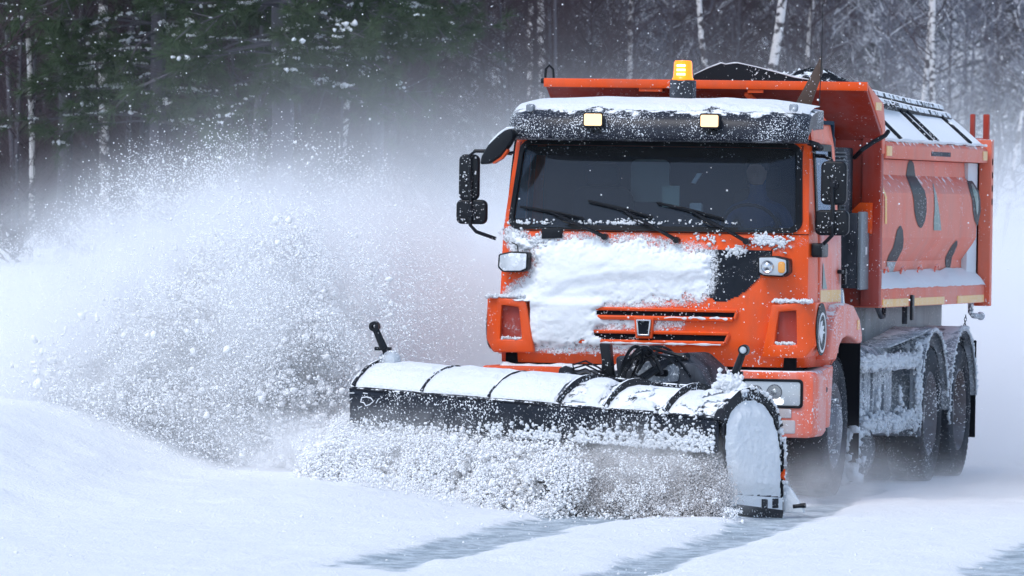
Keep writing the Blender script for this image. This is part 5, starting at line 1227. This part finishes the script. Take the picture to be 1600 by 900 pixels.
main = [(60, 640), (50, 590), (110, 560), (180, 500), (240, 440), (290, 395), (360, 365), (450, 368), (520, 400), (560, 450), (585, 520), (570, 580), (545, 620), (548, 665), (610, 690), (600, 765), (440, 760), (330, 752), (250, 720), (180, 680), (120, 655)]
under = [(545, 662), (700, 672), (900, 690), (1000, 700), (1122, 708), (1140, 770), (1165, 800), (1080, 806), (960, 800), (860, 800), (760, 788), (700, 778), (560, 745), (480, 735), (500, 690)]
spray = empty('snow_spray', (0, 0, 0)); tag(spray, 'huge burst of snow lumps and powder thrown to the left of the plow', 'snow spray', None, 'stuff')
def radii(n, a, b, p=2.0, seed=0): return a*(b/a)**(np.random.default_rng(seed).random(n)**p)
core = [(150, 610), (190, 530), (250, 450), (310, 400), (380, 385), (450, 400), (510, 440), (545, 500), (535, 570), (520, 620), (520, 690), (560, 740), (440, 745), (330, 735), (260, 690), (200, 650)]
P0 = field_pts(9000, core, .08, .24, .44, 75, 17, fall=30, streak=.25); lumps('packed_snow', P0, radii(len(P0), .025, .068, 1.8, 21), 'chunk', spray, jit=.5)
P1 = field_pts(17000, main, -.35, .42, .50, 70, 11, fall=60, streak=.35); lumps('snow_lumps', P1, radii(len(P1), .005, .032, 2.6, 1), 'chunk', spray)
P1b = field_pts(130, main, -.45, .40, .45, 70, 15, fall=10); lumps('snow_clods', P1b, radii(len(P1b), .012, .028, 2.0, 11), 'chunk', spray, jit=.5)
P2 = field_pts(110000, main, -.30, .60, .42, 70, 12, fall=85, streak=.5); points('snow_grains', P2, radii(len(P2), .002, .008, 1.6, 2), 'powder', spray)
outer = [(-20, 560), (-20, 470), (60, 420), (140, 360), (220, 290), (320, 260), (450, 262), (560, 300), (660, 380), (700, 500), (650, 600), (560, 640), (540, 720), (300, 725), (120, 640), (-20, 640)]
P3 = field_pts(90000, outer, -.1, .8, .40, 90, 13, fall=90); points('fine_powder', P3, radii(len(P3), .0018, .0055, 1.8, 3), 'powder', spray)
fl = [(0, 440), (60, 400), (150, 340), (220, 270), (320, 235), (480, 240), (520, 300), (300, 380), (100, 500), (0, 520)]
P4 = field_pts(420, fl, -.3, .9, .3, 60, 14, fall=30); lumps('flying_lumps', P4, radii(len(P4), .004, .014, 2.5, 4), 'chunk', spray)
churn = empty('churned_snow', (0, 0, 0)); tag(churn, 'churned snow boiling out below the plow deflector', 'churned snow', None, 'stuff')
# the boiling roll below the deflector, with gritty brown powder to its right
lf = [(480, 706), (545, 673), (700, 685), (880, 702), (905, 730), (890, 760), (860, 790), (760, 790), (680, 780), (560, 765), (480, 760)]
P5a = field_pts(900, lf, -2.45, .08, .50, 55, 26, fall=6, plane=(.22, .40)); lumps('packed_snow', P5a, radii(len(P5a), .025, .06, 1.6, 22), 'chunk', churn, jit=.5)
P5 = field_pts(8000, lf, -2.45, .12, .52, 48, 21, fall=26, plane=(.16, .42)); lumps('snow_lumps', P5, radii(len(P5), .005, .026, 2.6, 5), 'chunk', churn)
P6 = field_pts(150000, lf, -2.35, .13, .44, 55, 22, fall=34, plane=(.20, .42)); points('snow_grains', P6, radii(len(P6), .003, .010, 1.5, 6), 'powder', churn)
rg = [(880, 706), (1118, 722), (1128, 745), (1138, 772), (1150, 800), (1105, 800), (1020, 800), (930, 798), (880, 792), (900, 740)]
P7 = field_pts(60000, rg, -2.72, .10, .36, 50, 23, fall=22, plane=(.16, .30)); points('gritty_powder', P7, radii(len(P7), .002, .0065, 1.5, 7), 'grimy', churn)
P8 = field_pts(16000, rg, -2.9, .10, .52, 30, 24, fall=14, plane=(.10, .30)); points('snow_grains', P8, radii(len(P8), .002, .007, 1.8, 8), 'powder', churn)
P9 = field_pts(1800, [(560, 735), (700, 765), (860, 795), (1160, 812), (1160, 824), (860, 812), (700, 786), (540, 750)], -3.0, .4, .3, 30, 25, fall=6); lumps('spilled_lumps', P9, radii(len(P9), .004, .014, 2, 9), 'chunk', churn)
# loose crumbs of snow lying on the ground
nc = 7000; xr = rng.uniform(-7, 5.5, nc); yr = -14.5+rng.random(nc)**1.3*13; tk_ = fbm(xr*.9, yr*.7, 5.5, 3); k = rng.random(nc) < sstep(.46, .62, tk_)+.12
xr, yr = xr[k], yr[k]; cr = lumps('snow_crumbs', np.stack([xr, yr, ground_h(xr, yr)+.002], -1), radii(len(xr), .002, .012, 3.5, 12), 'chunk'); tag(cr, 'loose crumbs of snow scattered over the road snow', 'snow crumbs', None, 'stuff')
# falling flakes
nf = 2300; D_ = 44+rng.random(nf)**.7*75; pxr = rng.uniform(-60, 1660, nf); pyr = rng.uniform(-40, 640, nf)
v = DV[None]+RV[None]*((pxr-800)/FPX)[:, None]-UV[None]*((pyr-450)/FPX)[:, None]; FP = CAM[None]+v*D_[:, None]
FP = FP[FP[:, 2] > .3]; inb = (np.abs(FP[:, 0]) < 1.3) & (FP[:, 1] > -.3) & (FP[:, 1] < 7.8); FP = FP[~inb]
fo = points('falling_snow', FP, radii(len(FP), .0025, .0065, 1.6, 10), 'powder'); tag(fo, 'fine flakes drifting through the air', 'snowfall', None, 'stuff')

# powder clouds: real volumes of fine snow
def cloud(name, lo, hi, expr, label, col=(.985, .99, 1.0), step=None, aniso=0.0, cat='powder cloud'):
    o = MB().box(lo[0], hi[0], lo[1], hi[1], lo[2], hi[2]); s = N(name); 
    g = s.n('ShaderNodeNewGeometry'); sp = s.n('ShaderNodeSeparateXYZ'); s.l(g.outputs['Position'], sp.inputs[0])
    d = expr(s, g.outputs['Position'], *sp.outputs)
    v = s.n('ShaderNodeVolumePrincipled'); v.inputs['Color'].default_value = (*col, 1); v.inputs['Anisotropy'].default_value = aniso
    s.l(d, v.inputs['Density']); s.l(v.outputs[0], s.out.inputs['Volume'])
    ob = o.build(name, s.m, None, smooth=False)
    tag(ob, label, cat, None, 'stuff'); return ob
def gauss(s, comps, amp):   # comps: (socket, centre, radius)
    acc = None
    for sock, c, r in comps:
        q = s.math('DIVIDE', s.math('SUBTRACT', sock, c), r); q = s.math('MULTIPLY', q, q); acc = q if acc is None else s.math('ADD', acc, q)
    return s.math('MULTIPLY', s.math('POWER', 2.71828, s.math('MULTIPLY', acc, -1.0)), amp)
def spray_expr(s, P, x, y, z):
    a = gauss(s, [(x, -3.3, 1.5), (y, -.15, .75), (z, 1.0, .85)], 6.5)
    b = gauss(s, [(x, -2.6, 1.2), (y, .4, .9), (z, 1.25, .70)], 3.2)
    c = gauss(s, [(x, -5.3, 1.3), (y, -.1, .8), (z, .45, .55)], 4.2)
    f_ = gauss(s, [(x, -2.1, .9), (y, 3.0, 1.1), (z, 1.0, .75)], 3.2)
    e = s.math('MULTIPLY', s.math('ADD', s.math('ADD', s.math('ADD', a, b), c), f_), s.ramp(x, -1.25, -2.1))
    n = s.ramp(s.noise(1.6, 6, .66, dist=.6), .36, .62)
    return s.math('MULTIPLY', s.math('MAXIMUM', s.math('SUBTRACT', e, .10), 0.0), s.math('ADD', s.math('MULTIPLY', n, 1.1), .15))
cloud('spray_powder', (-8.0, -1.8, .0), (-1.2, 5.2, 3.2), spray_expr, 'white powder cloud billowing around the thrown snow lumps')
def back_expr(s, P, x, y, z):
    zz = s.math('ADD', z, s.math('MULTIPLY', s.math('SUBTRACT', s.noise(.55, 4, .6, dist=.5), .5), 2.2))
    h = s.math('POWER', 2.71828, s.math('MULTIPLY', s.math('SUBTRACT', zz, 1.15), -1.85), clamp=False)
    h = s.math('MINIMUM', h, 2.2)
    lft = s.ramp(x, -7.6, -5.6)
    return s.math('MULTIPLY', s.math('MULTIPLY', h, s.math('ADD', s.math('MULTIPLY', lft, .75), .012)), s.ramp(z, 4.3, 2.6))
cloud('drifting_powder', (-15, 8.6, 0.02), (5, 24, 4.4), back_expr, 'blown powder hanging low behind the truck and before the wood')
def along_flap(s, x, y, off):   # distance before (-) or behind (+) the deflector, and run along it from its left end
    nx_, ny_ = bb.x, bb.y; c0 = nx_*LL.x+ny_*LL.y+off
    dn_ = s.math('SUBTRACT', s.math('ADD', s.math('MULTIPLY', x, nx_), s.math('MULTIPLY', y, ny_)), c0)
    return dn_, s.math('SUBTRACT', s.math('ADD', s.math('MULTIPLY', x, uu.x), s.math('MULTIPLY', y, uu.y)), uu.x*LL.x+uu.y*LL.y)
def churn_expr(s, P, x, y, z):
    dn_, al = along_flap(s, x, y, .0)
    e = gauss(s, [(dn_, .05, .22), (al, .35, 1.15), (z, .30, .26)], 13.0); n = s.ramp(s.noise(4.5, 5, .62, dist=.4), .36, .64)
    return s.math('MULTIPLY', s.math('MAXIMUM', s.math('SUBTRACT', e, .3), 0.0), s.math('ADD', n, .08))
cloud('churn_powder', (-3.3, -4.1, .0), (1.2, -.6, .95), churn_expr, 'white powder boiling under the left of the deflector')
def grit_expr(s, P, x, y, z):
    dn_, al = along_flap(s, x, y, .0)
    e = gauss(s, [(dn_, .10, .20), (al, 2.55, .50), (z, .26, .24)], 24.0); n = s.ramp(s.noise(5.5, 5, .62, dist=.4), .34, .62)
    return s.math('MULTIPLY', s.math('MAXIMUM', s.math('SUBTRACT', e, .3), 0.0), s.math('ADD', n, .12))
cloud('gritty_cloud', (-.6, -4.1, -.05), (1.9, -1.6, .8), grit_expr, 'brownish gritty powder streaming under the right of the deflector', (.93, .925, .93))
def wheel_expr(s, P, x, y, z):
    a = gauss(s, [(x, 1.35, .50), (y, .6, 1.5), (z, .06, .24)], 1.1); b = gauss(s, [(x, 1.9, .9), (y, 4.5, 3.0), (z, -.05, .17)], .9)
    n = s.ramp(s.noise(2.6, 4, .62, dist=.5), .36, .66)
    return s.math('MULTIPLY', s.math('ADD', a, b), n)
cloud('wheel_powder', (.7, -2.3, -.06), (4.2, 9, .95), wheel_expr, 'low swirl of powder round the truck wheels')

# the cold air itself, thin and even
hz = MB().box(-420, 420, -72, 460, -2.5, 48); s = N('haze')
v_ = s.n('ShaderNodeVolumePrincipled'); v_.inputs['Color'].default_value = (.85, .91, 1.0, 1); v_.inputs['Density'].default_value = .00006; v_.inputs['Anisotropy'].default_value = 0.0
s.l(v_.outputs[0], s.out.inputs['Volume']); tag(hz.build('haze', s.m, None, smooth=False), 'thin even snowy haze in the cold air', 'haze', None, 'stuff')
